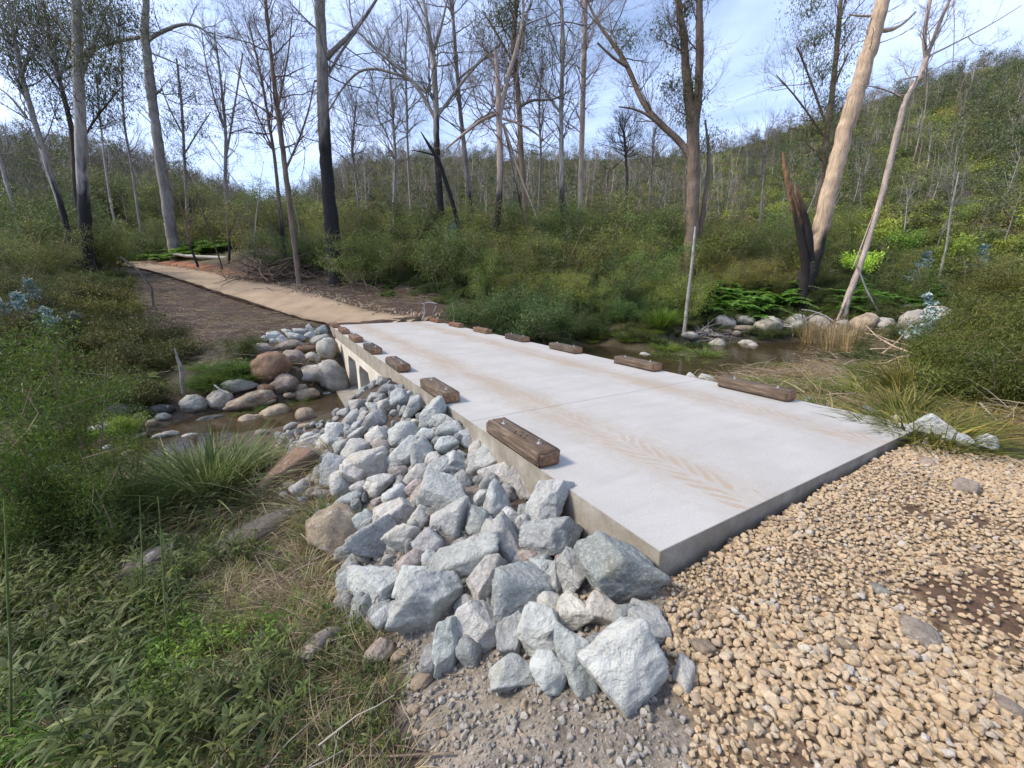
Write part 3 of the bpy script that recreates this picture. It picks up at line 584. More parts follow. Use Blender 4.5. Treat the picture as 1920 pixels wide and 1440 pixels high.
T8 = conv([(590,690,285,265,0,'p'),(540,560,170,120,0,'p'),(690,865,110,250,-20,'b'),(840,790,190,215,0,'l'),(960,735,75,125,0,'p'),(990,840,115,215,0,'b'),(1130,815,190,235,0,'p'),
 (1010,995,195,145,0,'b'),(1170,990,145,175,10,'p'),(1290,950,140,320,12,'b'),(1510,945,320,365,-8,'p'),(1290,725,150,175,0,'w'),(1410,700,155,140,0,'w'),(1600,760,215,165,0,'g'),
 (1490,545,355,310,0,'d'),(1480,410,190,110,-25,'b'),(1270,540,120,205,0,'g'),(1180,365,240,150,4,'g'),(1370,345,160,160,0,'g'),(1295,250,135,115,0,'w'),(1160,215,165,220,-10,'p'),(1060,125,185,165,0,'l'),
 (950,65,190,120,0,'l'),(870,20,170,110,0,'b'),(925,205,130,190,0,'b'),(830,198,100,70,25,'p'),(690,170,225,190,-15,'p'),(830,290,90,130,0,'b'),(705,290,165,190,0,'p'),
 (975,370,190,160,-30,'g'),(1050,310,95,105,0,'p'),(895,330,90,90,0,'p'),(760,475,290,240,0,'b'),(970,465,150,70,-8,'p'),(885,580,165,210,0,'l'),(1075,620,290,240,0,'b'),
 (1145,510,150,120,25,'b'),(1172,690,105,115,0,'l'),(780,680,95,85,0,'g'),(1075,480,90,85,0,'m'),(355,400,205,170,15,'g'),(480,385,145,130,0,'w'),(602,390,120,115,0,'g'),
 (470,262,215,135,8,'l'),(548,285,90,118,0,'w'),(305,315,115,125,20,'b'),(370,560,225,240,25,'p'),(262,575,135,120,0,'b'),(415,725,135,95,0,'b'),(520,500,110,125,0,'m'),
 (620,470,80,80,0,'b'),(210,120,115,120,0,'l'),(235,198,120,75,0,'b'),(290,145,90,75,0,'l'),(390,125,155,95,0,'l'),(450,178,110,105,0,'p'),(310,50,195,120,0,'w'),
 (550,78,125,85,20,'l'),(545,135,90,75,0,'m'),(590,160,140,90,30,'m'),(465,72,80,65,0,'m'),(695,42,165,105,25,'p'),(170,55,120,140,-10,'p'),(372,205,62,52,0,'m'),
 (1795,1010,90,170,15,'l'),(1205,760,45,80,0,'b'),(1200,560,50,150,0,'g'),(740,150,60,60,0,'g'),(1230,470,60,60,0,'m'),(1560,430,90,60,0,'g'),(990,270,90,60,-30,'p'),(640,330,60,90,0,'g'),(850,480,70,60,0,'g')], 560, 860, 2.482)
T5 = conv([(1240,650,120,190,-25,'b'),(1275,700,80,90,0,'p'),(1095,640,165,135,12,'p'),(1060,570,115,125,0,'b'),(985,515,80,65,0,'d'),(910,562,95,60,0,'b'),(958,590,75,55,0,'p'),
 (905,625,85,80,0,'p'),(970,620,75,85,0,'l'),(1130,562,70,45,0,'b'),(820,612,95,80,0,'l'),(1145,708,100,58,0,'w'),(890,700,155,110,10,'g'),(1082,762,165,125,0,'b'),
 (1195,775,130,85,0,'b'),(1335,745,155,105,12,'b'),(1430,800,120,135,0,'b'),(1315,830,125,100,10,'b'),(930,780,130,115,0,'w'),(760,680,120,95,0,'b'),(850,662,75,55,0,'l'),
 (700,762,120,115,0,'p'),(795,718,80,60,0,'b'),(815,770,125,65,18,'p'),(645,820,120,110,30,'p'),(725,832,90,68,0,'g'),(805,862,155,140,20,'l'),(960,852,105,100,0,'m'),
 (1085,872,215,115,35,'p'),(1185,875,150,170,-25,'b'),(1245,912,95,90,0,'l'),(1330,950,220,130,20,'b'),(1560,895,170,170,10,'p'),(1480,870,120,110,30,'l'),(870,945,230,180,0,'w'),
 (560,775,135,55,12,'p'),(520,825,175,70,8,'w'),(1010,875,60,60,0,'g'),(1000,800,60,50,0,'m'),(675,725,80,60,0,'b'),(590,840,90,60,20,'b'),(1090,545,60,50,0,'b'),(740,650,60,60,0,'b'),
 (1530,835,60,50,30,'l'),(905,745,60,50,0,'l'),(1400,890,60,70,0,'d'),(1600,945,80,50,20,'l'),(1130,960,70,50,0,'m')], 400, 560, 3.)
T5s = conv([(560,902,62,42,10,'m'),(510,958,55,42,0,'m'),(600,955,62,46,0,'m'),(548,962,42,42,0,'m'),(565,1005,72,46,0,'t'),(505,1000,42,30,0,'m'),(500,1065,130,85,20,'l'),(390,1110,62,46,20,'g'),
 (545,1092,80,50,30,'m'),(620,1100,125,66,10,'m'),(590,1072,80,45,0,'l'),(480,1110,60,40,0,'m'),(650,890,60,60,0,'m'),(600,1035,60,50,0,'m'),(720,1100,60,50,0,'m'),(430,1050,60,60,30,'m'),(600,920,60,40,20,'m')], 400, 560, 3.)
near_rocks = []
for a in T8+T5: near_rocks.append((stone(*a[:6], fit=1.3 if a[1] > 1000 else 1.22), a))
for a in T5s: near_rocks.append((stone(*a[:6], name='riprap_rock'), a))
def num(n): return ['first','second','third','fourth','fifth','sixth','seventh','eighth','ninth','tenth','eleventh','twelfth','thirteenth','fourteenth','fifteenth','sixteenth','seventeenth','eighteenth','nineteenth','twentieth'][n]
bins = {}
edges = [(-9,-.35,'below the near deck corner'),(-.35,.35,'beside the near deck corner'),(.35,.85,'just past the near deck corner'),(.85,1.4,'at the near end of the nearest timber'),(1.4,2.1,'beside the nearest timber'),(2.1,2.8,'at the far end of the nearest timber'),(2.8,3.6,'between the two nearest timbers'),(3.6,4.3,'beside the second timber'),(4.3,5.,'past the second timber'),(5.,6.,'before the third timber'),(6.,7.,'beside the third timber'),(7.,20,'next to the culvert')]
for o, a in near_rocks:
    s, t_ = tost(o.location.x, o.location.y)
    for i, (e0, e1, w_) in enumerate(edges):
        if e0 <= s < e1: bins.setdefault(i, []).append((-t_, o, a)); break
for i, L_ in bins.items():
    L_.sort(key=lambda q: q[0])
    for k, (_, o, a) in enumerate(L_):
        sz = max(a[2], a[3])*o.location.y/700; size = 'big' if sz > .42 else 'small' if sz < .2 else 'medium'
        asp = max(a[2], a[3])/min(a[2], a[3]); shp = 'long' if asp > 1.7 else 'blocky' if asp < 1.2 else 'angular'
        tag(o, f"{size} {shp} {TW[a[5]]} rock, {num(min(k,19))} out from deck {edges[i][2]}", 'rock', 'riprap rocks piled along the left of the deck')
# the two big rounded boulders half buried among the weeds, slanted brown rock, rock ledges
for a, lab in [((636,1002,95,118,30,'t'), 'rounded brown boulder half buried at the left of the grey riprap'),
               ((532,899,140,58,48,'r'), 'slanted reddish brown rock slab leaning at the left tip of the riprap'),
               ((600,1215,90,60,15,'m'), 'pinkish brown boulder poking out of the weeds below the riprap'),
               ((470,1010,230,66,14,'n'), 'long low grey rock ledge in the grass left of the riprap'),
               ((250,1088,190,80,20,'n'), 'long grey rock ledge among the weeds, lower left'),
               ((90,1160,150,70,20,'n'), 'brown rock ledge at the left frame side among weeds'),
               ((710,1225,60,50,20,'m'), 'dull brown stone among dry stems below the big grey block'),
               ((795,1275,50,36,25,'t'), 'flat brown stone on the crushed grey apron'),
               ((750,1230,34,24,0,'t'), 'small tan stone at the edge of the crushed grey apron'),
               ((774,1333,30,26,0,'t'), 'small tan stone lying among the dry stems'),]:
    o = stone(*a, kind='slab' if 'slab' in lab else 'boulder', name='boulder', lift=-.25 if 'ledge' in lab else .12, depth=1.3 if 'ledge' in lab else 1.0); tag(o, lab, 'boulder')
# boulders and blue rocks at the far end, left
B5 = conv([(290,225,48,36,0,'b'),(340,212,85,55,0,'b'),(385,228,62,50,0,'b'),(415,187,62,36,0,'b'),(450,215,80,52,0,'b'),(490,188,80,42,0,'b'),(550,172,62,62,0,'b'),(605,182,75,62,0,'d'),(545,212,65,50,0,'b'),(340,240,50,30,0,'b'),(500,222,50,40,0,'d')], 400, 560, 3.)
for k, a in enumerate(sorted(B5)):
    o = stone(*a[:6], lift=.5); tag(o, f'small blue-grey rock, {num(k)} from the left in the heap by the far deck corner', 'rock', 'blue-grey rocks heaped at the far deck corner')
BL = conv([(600,235,110,60,20,'g','grey slab rock just under the blue heap'),(165,300,95,68,0,'g','small angular grey boulder at the left end of the upper row'),(270,290,165,75,0,'m','flat mauve-brown boulder behind the big reddish boulder'),
 (320,390,235,165,20,'r','biggest reddish brown boulder streaked white, by the creek'),(450,340,130,100,0,'m','rounded tan-brown boulder right of the big reddish boulder'),(555,335,95,68,0,'g','small angular grey rock left of the whitish round boulder'),
 (430,262,165,60,0,'m','long brown boulder under the blue rock heap'),(520,285,125,50,0,'r','dark brown flat rock above the small grey rock'),(640,290,115,130,0,'l','round whitish boulder against the culvert wall'),
 (575,430,205,115,0,'l','broad pale flat boulder below the round whitish one'),(400,485,155,120,0,'m','squarish brown boulder beside the creek'),(490,505,80,50,0,'t','small tan stone between two pale boulders'),
 (150,490,205,72,0,'g','long low grey boulder below the reddish boulder'),(665,450,170,200,25,'l','rough whitish rock mass beside the culvert openings'),(525,545,145,75,0,'t','tan rounded boulder at the water by the culvert'),
 (210,580,300,105,6,'t','long tan boulder sloping into the creek'),(40,572,150,110,0,'l','light grey boulder lying in the creek edge'),(350,665,175,135,0,'t','cracked tan boulder above the long grass'),
 (205,705,155,110,20,'t','smooth tan boulder left of the cracked one'),(520,660,110,92,0,'t','rounded tan boulder under the mossy weeds'),(440,722,92,50,15,'g','small grey stone at the foot of the cracked boulder'),
 (520,722,95,42,0,'t','low tan stone beside the riprap tip'),(270,755,75,42,0,'m','small brown stone at the foot of the smooth tan boulder'),(290,590,130,40,10,'t','flat tan stone behind the green weeds'),(430,545,70,35,0,'t','small tan flat stone behind the creek weeds'),
 (640,545,70,40,0,'g','wet grey stone under the culvert apron'),(720,510,70,50,0,'m','broken brown stone at the culvert apron'),(690,560,60,40,0,'k','dark wet stone below the culvert apron'),(760,560,60,40,0,'g','grey stone at the corner of the culvert')], 400, 560, 3.)
for a in BL: tag(stone(*a[:6], kind='boulder', name='boulder', lift=.22, depth=.9), a[6], 'boulder')
B4 = conv([(595,890,160,82,0,'k','blackish flat stone in the creek beside the bright weeds'),(695,915,62,42,0,'g','small grey stone right of the blackish creek stone'),(815,912,80,42,0,'g','grey stone in mid creek'),(760,945,66,42,0,'t','small tan stone in mid creek'),
 (805,878,150,55,0,'k','dark flat stone at the far side of the creek'),(690,862,52,60,30,'m','small brown upright stone behind the blackish stone'),(712,832,60,34,0,'k','small dark stone under the far bank'),(970,845,140,88,0,'l','light grey rounded boulder at the far creek edge'),
 (500,970,150,50,0,'g','flat grey stone at the near side of the blackish stone'),(830,1005,140,40,0,'g','low grey stone in the creek behind the long grass'),(1050,925,170,40,0,'k','dark wet stone in the creek between boulders'),(700,1010,90,30,0,'k','low wet stone in the middle of the creek'),
 (540,1070,80,40,0,'g','small grey stone on the near creek edge'),(640,1090,70,26,0,'t','small tan stone on the near creek edge'),(950,1010,90,34,0,'l','pale stone behind the grass tussock'),(1330,770,90,50,0,'r','dark red stone in the gap between boulders'),(180,1085,80,36,0,'g','grey stone in the creek behind the sapling')], 0, 440, 2.667)
for a in B4: tag(stone(*a[:6], kind='boulder', name='creek_stone', lift=.3, depth=1.), a[6], 'stone')
# boulders across the pool
BR = conv([(300,172,160,95,0,'l','rounded grey boulder at the left end of the pool ledge'),(435,155,175,75,0,'g','smooth grey boulder second from the left on the pool ledge'),(430,218,195,52,0,'t','long low tan boulder in front of the ledge left end'),
 (300,238,110,42,0,'t','low tan stone before the ledge left end'),(385,252,85,44,0,'t','small tan stone at the waterline by the ledge'),(610,200,205,140,0,'l','big round boulder left of centre on the pool ledge'),(810,185,190,140,0,'l','big pale boulder in the middle of the pool ledge'),
 (975,200,175,150,0,'l','big rounded boulder just left of the dry reeds'),(1065,240,100,80,0,'l','small boulder behind the dry reeds'),(1140,215,110,120,0,'g','dark shaded boulder behind the dry reeds'),(1300,180,200,150,0,'t','rounded tan boulder right of the dry reeds'),
 (1240,255,110,70,0,'k','dark wet stone at the waterline right of the reeds'),(1300,272,135,52,0,'g','low grey stone at the waterline'),(1450,212,185,150,12,'l','sloping tan-grey boulder beside the largest one'),(1660,190,240,210,0,'l','largest pale boulder at the right of the pool'),
 (1830,150,260,180,0,'l','long pale boulder behind the blue-leaved sapling'),(1610,285,150,50,0,'l','flat pale stone under the largest boulder'),(180,235,62,36,0,'g','small grey stone near the driftwood'),(120,242,64,32,0,'g','small flat grey stone near the driftwood'),(50,268,120,60,0,'l','pale flat stone at the far pool edge'),
 (245,328,130,80,0,'l','pale stone in the grass island'),(460,322,120,50,0,'l','flat pale stone in the pool right of the grass island'),(505,355,95,75,0,'g','knobbly grey stone in the pool'),(735,388,110,46,0,'l','low pale stone in the dry bank grass'),
 (690,120,100,40,0,'m','small brown stone on top of the pool ledge'),(1590,60,240,36,3,'t','long flat pale rock shelf behind the largest boulder'),(230,262,90,24,0,'l','thin pale stone at the far pool edge')], 1280, 560, 3.84)
for a in BR: tag(stone(*a[:6], kind='boulder', name='boulder', lift=.3, depth=1.), a[6], 'boulder')
DR = conv([(1345,625,140,46,-15,'d','dark blue-grey rock behind the right deck edge'),(1440,648,90,46,0,'p','pale rock behind the near right deck corner'),(1560,675,170,95,-20,'b','big blue-grey rock by the near right deck corner'),(1670,725,150,60,-15,'b','flat blue-grey rock between deck corner and gravel'),
 (1755,725,130,62,5,'p','whitish wedge rock at the far right of the gravel'),(1090,570,62,32,0,'b','small blue rock behind the nearest right timber'),(620,468,42,24,0,'p','small white rock past the second right timber'),(685,478,80,30,0,'p','white rock just past the second right timber'),(440,392,56,30,0,'l','round pale stone behind the second right timber'),(1150,585,40,20,0,'p','tiny pale rock behind the nearest right timber')], 1000, 480, 2.087)
for a in DR: tag(stone(*a[:6], lift=.5), a[6], 'rock', 'rocks along the right of the deck')
# flat rocks in the gravel
for a, lab in [((1725,1190,88,56,-10,'m'), 'flat brown rock in the gravel between two dirt patches'),((1808,915,50,36,-10,'m'),'flat pinkish rock at the top of the gravel'),((1740,870,36,24,0,'m'),'small reddish rock in the gravel by the deck'),
               ((1895,1330,70,40,-20,'m'),'flat reddish rock at the right frame side of the gravel'),((1322,1215,52,34,0,'t'),'large tan stone in the near gravel'),((1450,955+260,30,24,0,'t'),'tan stone in the mid gravel'),((1585,1210,46,32,-5,'t'),'rounded tan-brown stone in the middle gravel'),((1410,1365,44,36,40,'t'),'tall tan stone in the near gravel'),((1648,1107,40,22,-15,'g'),'flat grey stone in the gravel right of centre')]:
    o = stone(*a, kind='boulder', name='flat_rock', lift=.1, depth=1.); tag(o, lab, 'rock')

# ---------------------------------------------------------------- scatter helpers
def proto_col(name, objs):
    c = bpy.data.collections.new(name)
    for o in objs: c.objects.link(o)
    return c
def raw(name, me, mat):
    if not me.materials: me.materials.append(mat)
    return bpy.data.objects.new(name, me)
def scatter(name, protos, P, S_, ROT, I, label, cat=None, tint=None):
    """one 'stuff' object: the prototypes instanced on points"""
    me = bpy.data.meshes.new(name); P = np.asarray(P, np.float32); me.vertices.add(len(P)); me.vertices.foreach_set('co', P.ravel())
    S_ = np.asarray(S_, np.float32)
    if S_.ndim == 1: S_ = np.stack([S_]*3, 1)
    me.attributes.new('scl', 'FLOAT_VECTOR', 'POINT').data.foreach_set('vector', S_.ravel())
    me.attributes.new('rot', 'FLOAT_VECTOR', 'POINT').data.foreach_set('vector', np.asarray(ROT, np.float32).ravel())
    me.attributes.new('pick', 'INT', 'POINT').data.foreach_set('value', np.asarray(I, np.int32))
    o = mk(name, me); tag(o, label, cat, kind='stuff')
    col = proto_col(name+'_pieces', protos)
    g = bpy.data.node_groups.new(name, 'GeometryNodeTree')
    g.interface.new_socket('Geometry', in_out='INPUT', socket_type='NodeSocketGeometry'); g.interface.new_socket('Geometry', in_out='OUTPUT', socket_type='NodeSocketGeometry')
    gi = g.nodes.new('NodeGroupInput'); go = g.nodes.new('NodeGroupOutput'); ci = g.nodes.new('GeometryNodeCollectionInfo'); ip = g.nodes.new('GeometryNodeInstanceOnPoints')
    ci.inputs['Collection'].default_value = col; ci.inputs['Separate Children'].default_value = True; ci.inputs['Reset Children'].default_value = True
    ip.inputs['Pick Instance'].default_value = True
    def na(nm, ty):
        a = g.nodes.new('GeometryNodeInputNamedAttribute'); a.data_type = ty; a.inputs['Name'].default_value = nm; return a.outputs['Attribute']
    e2r = g.nodes.new('FunctionNodeEulerToRotation'); g.links.new(na('rot', 'FLOAT_VECTOR'), e2r.inputs[0])
    g.links.new(gi.outputs[0], ip.inputs['Points']); g.links.new(ci.outputs[0], ip.inputs['Instance']); g.links.new(na('pick', 'INT'), ip.inputs['Instance Index'])
    g.links.new(e2r.outputs[0], ip.inputs['Rotation']); g.links.new(na('scl', 'FLOAT_VECTOR'), ip.inputs['Scale']); g.links.new(ip.outputs[0], go.inputs[0])
    o.modifiers.new('scatter', 'NODES').node_group = g
    return o
def jgrid(x0, x1, y0, y1, d):
    xs = np.arange(x0, x1, d); ys = np.arange(y0, y1, d); X, Y = np.meshgrid(xs, ys); X = X+rng.uniform(-.5, .5, X.shape)*d; Y = Y+rng.uniform(-.5, .5, Y.shape)*d
    return X.ravel(), Y.ravel()
def inview(x, y, z=None, m=140):
    z = Hg(x, y) if z is None else z
    f = y*CP-(z-CAMH)*SP; u_ = x/np.maximum(f, 1e-3)*FPX+960; v_ = 720-((z-CAMH)*CP+y*SP)/np.maximum(f, 1e-3)*FPX
    return (f > .2) & (u_ > -m) & (u_ < 1920+m) & (v_ < 1440+m), u_, v_
# gravel
peb = []
for i in range(10):
    r = np.random.default_rng(900+i); bm = bmesh.new(); q_ = r.normal(size=(13, 3)); q_ /= np.linalg.norm(q_, axis=1)[:, None]; q_ = q_*r.uniform(.85, 1., (13, 1))
    for c_ in q_: bm.verts.new(c_*np.array([.54, r.uniform(.42, .5), r.uniform(.3, .42)]))
    bmesh.ops.convex_hull(bm, input=bm.verts[:]); bmesh.ops.delete(bm, geom=[v_ for v_ in bm.verts if not v_.link_faces], context='VERTS')
    bmesh.ops.bevel(bm, geom=bm.edges[:], offset=.045, segments=1, affect='EDGES'); bmesh.ops.recalc_face_normals(bm, faces=bm.faces[:])
    me = bpy.data.meshes.new('pebble'); bm.to_mesh(me); bm.free(); peb.append(me); me.materials.append(M['pebble'])
def gravel(d, smin, smax, z0, keep=1.):
    x, y = jgrid(.2, 9.5, -.6, 5.6, d); k = rng.random(len(x)) < keep; x, y = x[k], y[k]
    inp = poly_mask(x+fbm(x*3, y*3)*.12, y+fbm(x*3+7, y*3)*.12, gravP); s_, t_ = tost(x, y); inp &= ~((s_ > -.005) & (t_ > -.02)) | (t_ > DW+.1)
    x, y = x[inp], y[inp]; v_, _, _ = inview(x, y, None, 1500); v_ |= (y < 1.2) & (x < 5); x, y = x[v_], y[v_]
    dm = np.zeros(len(x), bool)
    for px, py, r in DIRT: dm |= blob(x, y, px, py, r*.8)
    kp = ~dm | (rng.random(len(x)) < .3); x, y = x[kp], y[kp]
    s = smin+(smax-smin)*rng.random(len(x))**2.2
    s = s*np.where(fbm(x*.9, y*.9) > .25, .72, 1.)
    return np.stack([x, y, Hg(x, y)+z0+s*.12], 1), s
A1, s1 = gravel(.036, .042, .06, .0); A2, s2 = gravel(.039, .042, .07, .015); A3, s3 = gravel(.07, .038, .078, .02, .75)
GP = np.concatenate([A1, A2, A3]); GS = np.concatenate([s1, s2, s3])
order = np.argsort(-(GS/np.maximum(.5, np.hypot(GP[:,0], GP[:,1])))*np.where(np.arange(len(GP)) >= len(A1), 1, .5))
_, uu, vv = inview(GP[:,0], GP[:,1], GP[:,2]); seen = (uu > 0) & (uu < 1920) & (vv < 1440) & (vv > 0)
order = np.concatenate([order[seen[order]], order[~seen[order]]])
RO = rng.uniform(-.5, .5, (len(GP), 3)); RO[:, 2] = rng.uniform(0, 6.28, len(GP)); IX = rng.integers(0, 10, len(GP))
for k in order[:295]:
    o = bpy.data.objects.new('gravel_stone', peb[IX[k]]); COL.objects.link(o); o.location = GP[k]; o.scale = [GS[k]*1.05]*3; o.rotation_euler = RO[k]
    tag(o, 'loose tan gravel stone in the bed of gravel in front of the deck', 'stone', 'nearest loose tan gravel stones in front of the deck')
rest = order[295:]
scatter('gravel', [raw('gravel_piece', m, M['pebble']) for m in peb], GP[rest], GS[rest], RO[rest], IX[rest], 'bed of loose tan crushed gravel in front of the deck')
print('gravel', len(GP))
# crushed grey stone apron
cl = []
for m_ in peb: m2 = m_.copy(); m2.materials.clear(); m2.materials.append(M['clod']); cl.append(m2)
x, y = jgrid(-1.9, 1.2, .3, 3.4, .024); k = poly_mask(x+fbm(x*3, y*3)*.2, y+fbm(x*3+7, y*3)*.2, grey) & (fbm(x*4+3, y*4, 3)+rng.random(len(x))*.6 > .0); x, y = x[k], y[k]
s = .01+.05*rng.random(len(x))**3; RR = rng.uniform(0, 6.28, (len(x), 3))
scatter('crushed_stone', [raw('crushed_piece', m, M['clod']) for m in cl], np.stack([x, y, Hg(x, y)+s*.2], 1), s, RR, rng.integers(0, 10, len(x)), 'crushed grey stone and dust below the riprap')
# filler stones in the gaps of the pile
fil = []
for i in range(8):
    r = np.random.default_rng(700+i); p, f = rock_pts(3, r, planes=11, rough=.02); fil.append(fast_mesh('gap_stone', p*np.array([.5, .4, .34]), f)); fil[-1].materials.append(M['rock'])
s_ = rng.uniform(-.5, 7.4, 1400); tq = -rng.uniform(.05, 2.6, 1400); ok = (tq > -2.1-.25*np.sin(s_)) & (s_ > -.2-.35*tq*-1*.0) ; s_, tq = s_[ok], tq[ok]
q = 0
hull = np.array([(a[0], a[1]) for _, a in near_rocks])
for a, b_ in zip(s_, tq):
    x, y = dk(a, b_); z = H(x, y); ok, u_, v_ = inview(np.array([x]), np.array([y]), np.array([z]))
    if not ok[0] or np.min(np.hypot(hull[:,0]-u_[0], hull[:,1]-v_[0])) > 60: continue
    o = bpy.data.objects.new('gap_stone', fil[q % 8]); COL.objects.link(o); o.location = (x, y, z+.035); o.scale = [random.uniform(.12, .25)]*3; o.rotation_euler = (random.uniform(0, 6), random.uniform(0, 6), random.uniform(0, 6))
    c = np.array(TONE[random.choice('bglbp')])*.62; o.color = (*c, 1); tag(o, 'grey stone wedged low in a gap between the riprap rocks', 'stone', 'stones in the gaps of the riprap'); q += 1  # stone tone darkened, putting the shade of the crevices into its colour
    if q > 285: break
# rounded pale stones along the track's right side
x, y = [], []
for i in range(900):
    k = random.uniform(0, .75)**1.2*159; i0 = int(k); p = Rr[i0]; d_ = Rr[min(159, i0+1)]-Rr[max(0, i0-1)]; nrm = np.array([d_[1], -d_[0]])/np.hypot(*d_)
    wd = random.gauss(.25, .3)*(1-.5*k/159); x.append(p[0]+nrm[0]*wd+random.uniform(-.2, .2)); y.append(p[1]+nrm[1]*wd+random.uniform(-.2, .2))
x, y = np.array(x), np.array(y); s = .06+.14*rng.random(len(x))**2
sm = []
for m_ in peb: m2 = m_.copy(); m2.materials.clear(); m2.materials.append(M['clod']); sm.append(m2)
scatter('roadside_stones', [raw('roadside_stone', m, M['clod']) for m in peb], np.stack([x, y, Hg(x, y)+.03], 1), s, rng.uniform(0, 6.28, (len(x), 3)), rng.integers(0, 10, len(x)), 'loose pale stones strewn along the right side of the track')
# ---------------------------------------------------------------- vegetation helpers
def tubes(L_, k=5, cap=False):
    """L_: list of (pts (n,3), radii (n,), rgb (n,3) or tone float) -> v, f, a"""
    by = {}
    for q in L_: by.setdefault(len(q[0]), []).append(q)
    out = []
    for n, Q in by.items():
        P = np.array([q[0] for q in Q], float); Rd = np.array([q[1] for q in Q], float); A_ = np.array([np.broadcast_to(np.asarray(q[2], float), (n,)+np.shape(q[2])[-1:]) if np.ndim(q[2]) < 2 else q[2] for q in Q], float)
        T = np.gradient(P, axis=1); T /= np.linalg.norm(T, axis=2, keepdims=True)+1e-9
        ref = np.where(np.abs(T[..., 2:3]) > .9, np.array([1., 0, 0]), np.array([0, 0, 1.]))
        ref = np.broadcast_to(np.where(np.abs(T.mean(1)[:, None, 2:3]) > .8, np.array([1., 0, 0]), np.array([0, 0, 1.])), T.shape)
        B1 = np.cross(T, ref); B1 /= np.linalg.norm(B1, axis=2, keepdims=True)+1e-9; B2 = np.cross(T, B1)
        th = np.arange(k)/k*2*np.pi
        Vv = P[:, :, None]+Rd[:, :, None, None]*(B1[:, :, None]*np.cos(th)[:, None]+B2[:, :, None]*np.sin(th)[:, None])
        m = len(Q); ids = np.arange(m*n*k).reshape(m, n, k)
        a = ids[:, :-1]; b = ids[:, 1:]
        f = np.stack([a, np.roll(a, -1, 2), np.roll(b, -1, 2), b], -1).reshape(-1, 4)
        if A_.ndim == 2: A_ = A_[..., None]
        out.append((Vv.reshape(-1, 3), f, np.repeat(A_.reshape(m*n, -1), k, 0)))
    v, f, a = join(out); return v, f, (a[:, 0] if a.shape[1] == 1 else a)
def leaves(P, D, Ln, Wd, tone, droop=0., shape=.45, fold=.25, up=None):
    """quad leaves at P pointing along D"""
    P = np.asarray(P, float); D = np.array(D, float); D /= np.linalg.norm(D, axis=1)[:, None]+1e-9; n = len(P)
    rv = rng.normal(size=(n, 3)) if up is None else np.array(up)+rng.normal(size=(n, 3))*.35
    s_ = np.cross(D, rv); s_ /= np.linalg.norm(s_, axis=1)[:, None]+1e-9; nn = np.cross(s_, D)
    Ln = np.broadcast_to(Ln, (n,))[:, None]; Wd = np.broadcast_to(Wd, (n,))[:, None]
    mid = P+D*Ln*shape; tip = P+D*Ln+np.array([0, 0, -1])*Ln*droop
    v = np.stack([P, mid+s_*Wd/2+nn*Wd*fold, tip, mid-s_*Wd/2+nn*Wd*fold], 1).reshape(-1, 3)
    i = np.arange(n)[:, None]*4+np.arange(4); return v, i, np.repeat(np.clip(tone, 0, 1), 4)
def rdir(n, up=0.):
    d = rng.normal(size=(n, 3)); d[:, 2] += up; return d/np.linalg.norm(d, axis=1)[:, None]
def polyline(p, d, L_, n, wob=.12, lift=0.):
    P = [np.array(p, float)]; d = np.array(d, float)
    for i in range(n-1):
        d = d+rng.normal(size=3)*wob; d[2] += lift; d /= np.linalg.norm(d); P.append(P[-1]+d*L_/(n-1))
    return np.array(P), d
def twigs(p, d, L_, r, lev, out, col, wob=.16, lift=.03, kids=(3, 5), ends=None, spread=.75):
    n = 6 if lev > 1 else 4
    P, d1 = polyline(p, d, L_, n, wob, lift); rr = np.linspace(r, r*.35, n); out[min(lev, 3)].append((P, rr, col))
    if ends is not None and lev <= 1: ends.append((P[-1], d1)); ends.append((P[n//2], d1))
    if lev <= 0: return
    for _ in range(rng.integers(*kids)+1):
        t = rng.uniform(.25, 1.); i = t*(n-1); i0 = min(int(i), n-2); q = P[i0]+(P[i0+1]-P[i0])*(i-i0)
        dd = (P[i0+1]-P[i0]); dd = dd/np.linalg.norm(dd)+rng.normal(size=3)*spread*.62; dd[2] += .12; dd /= np.linalg.norm(dd)
        twigs(q, dd, L_*rng.uniform(.4, .68), max(.004, r*(1-.6*t)*.55), lev-1, out, col, wob*1.1, lift, kids, ends, spread)
BK = {'pale': ((.36, .33, .29), (.20, .18, .155)), 'grey': ((.25, .225, .20), (.15, .13, .115)), 'dark': ((.085, .07, .058), (.07, .058, .05)), 'tan': ((.58, .43, .29), (.32, .23, .16)), 'brown': ((.20, .145, .105), (.12, .09, .07)), 'pink': ((.42, .335, .28), (.27, .21, .175)), 'char': ((.016, .015, .015), (.02, .018, .017)), 'snag': ((.21, .11, .06), (.3, .17, .09))}
BK = {k_: tuple(tuple(x*1.12 if k_ not in ('char', 'tan', 'snag') else x for x in c_) for c_ in v_) for k_, v_ in BK.items()}
BK['stalk'] = ((.13, .17, .055), (.11, .14, .05))
CHAR = np.array((.017, .016, .016))
def clusters_leaves(C_, n, rad, ln, wd, kind='gum', dens=None):
    P = []; D = []
    for c, d in C_:
        q = rng.normal(size=(n, 3))*rad*np.array([1, 1, .7]); P.append(c+q); dd = rng.normal(size=(n, 3))*.6; dd[:, 2] -= .9; D.append(dd)
    P = np.concatenate(P); D = np.concatenate(D); t = rng.random(len(P))*.55+.2+rng.normal(size=len(P))*.12
    return leaves(P, D, ln*rng.uniform(.7, 1.3, len(P)), wd*rng.uniform(.7, 1.3, len(P)), t)
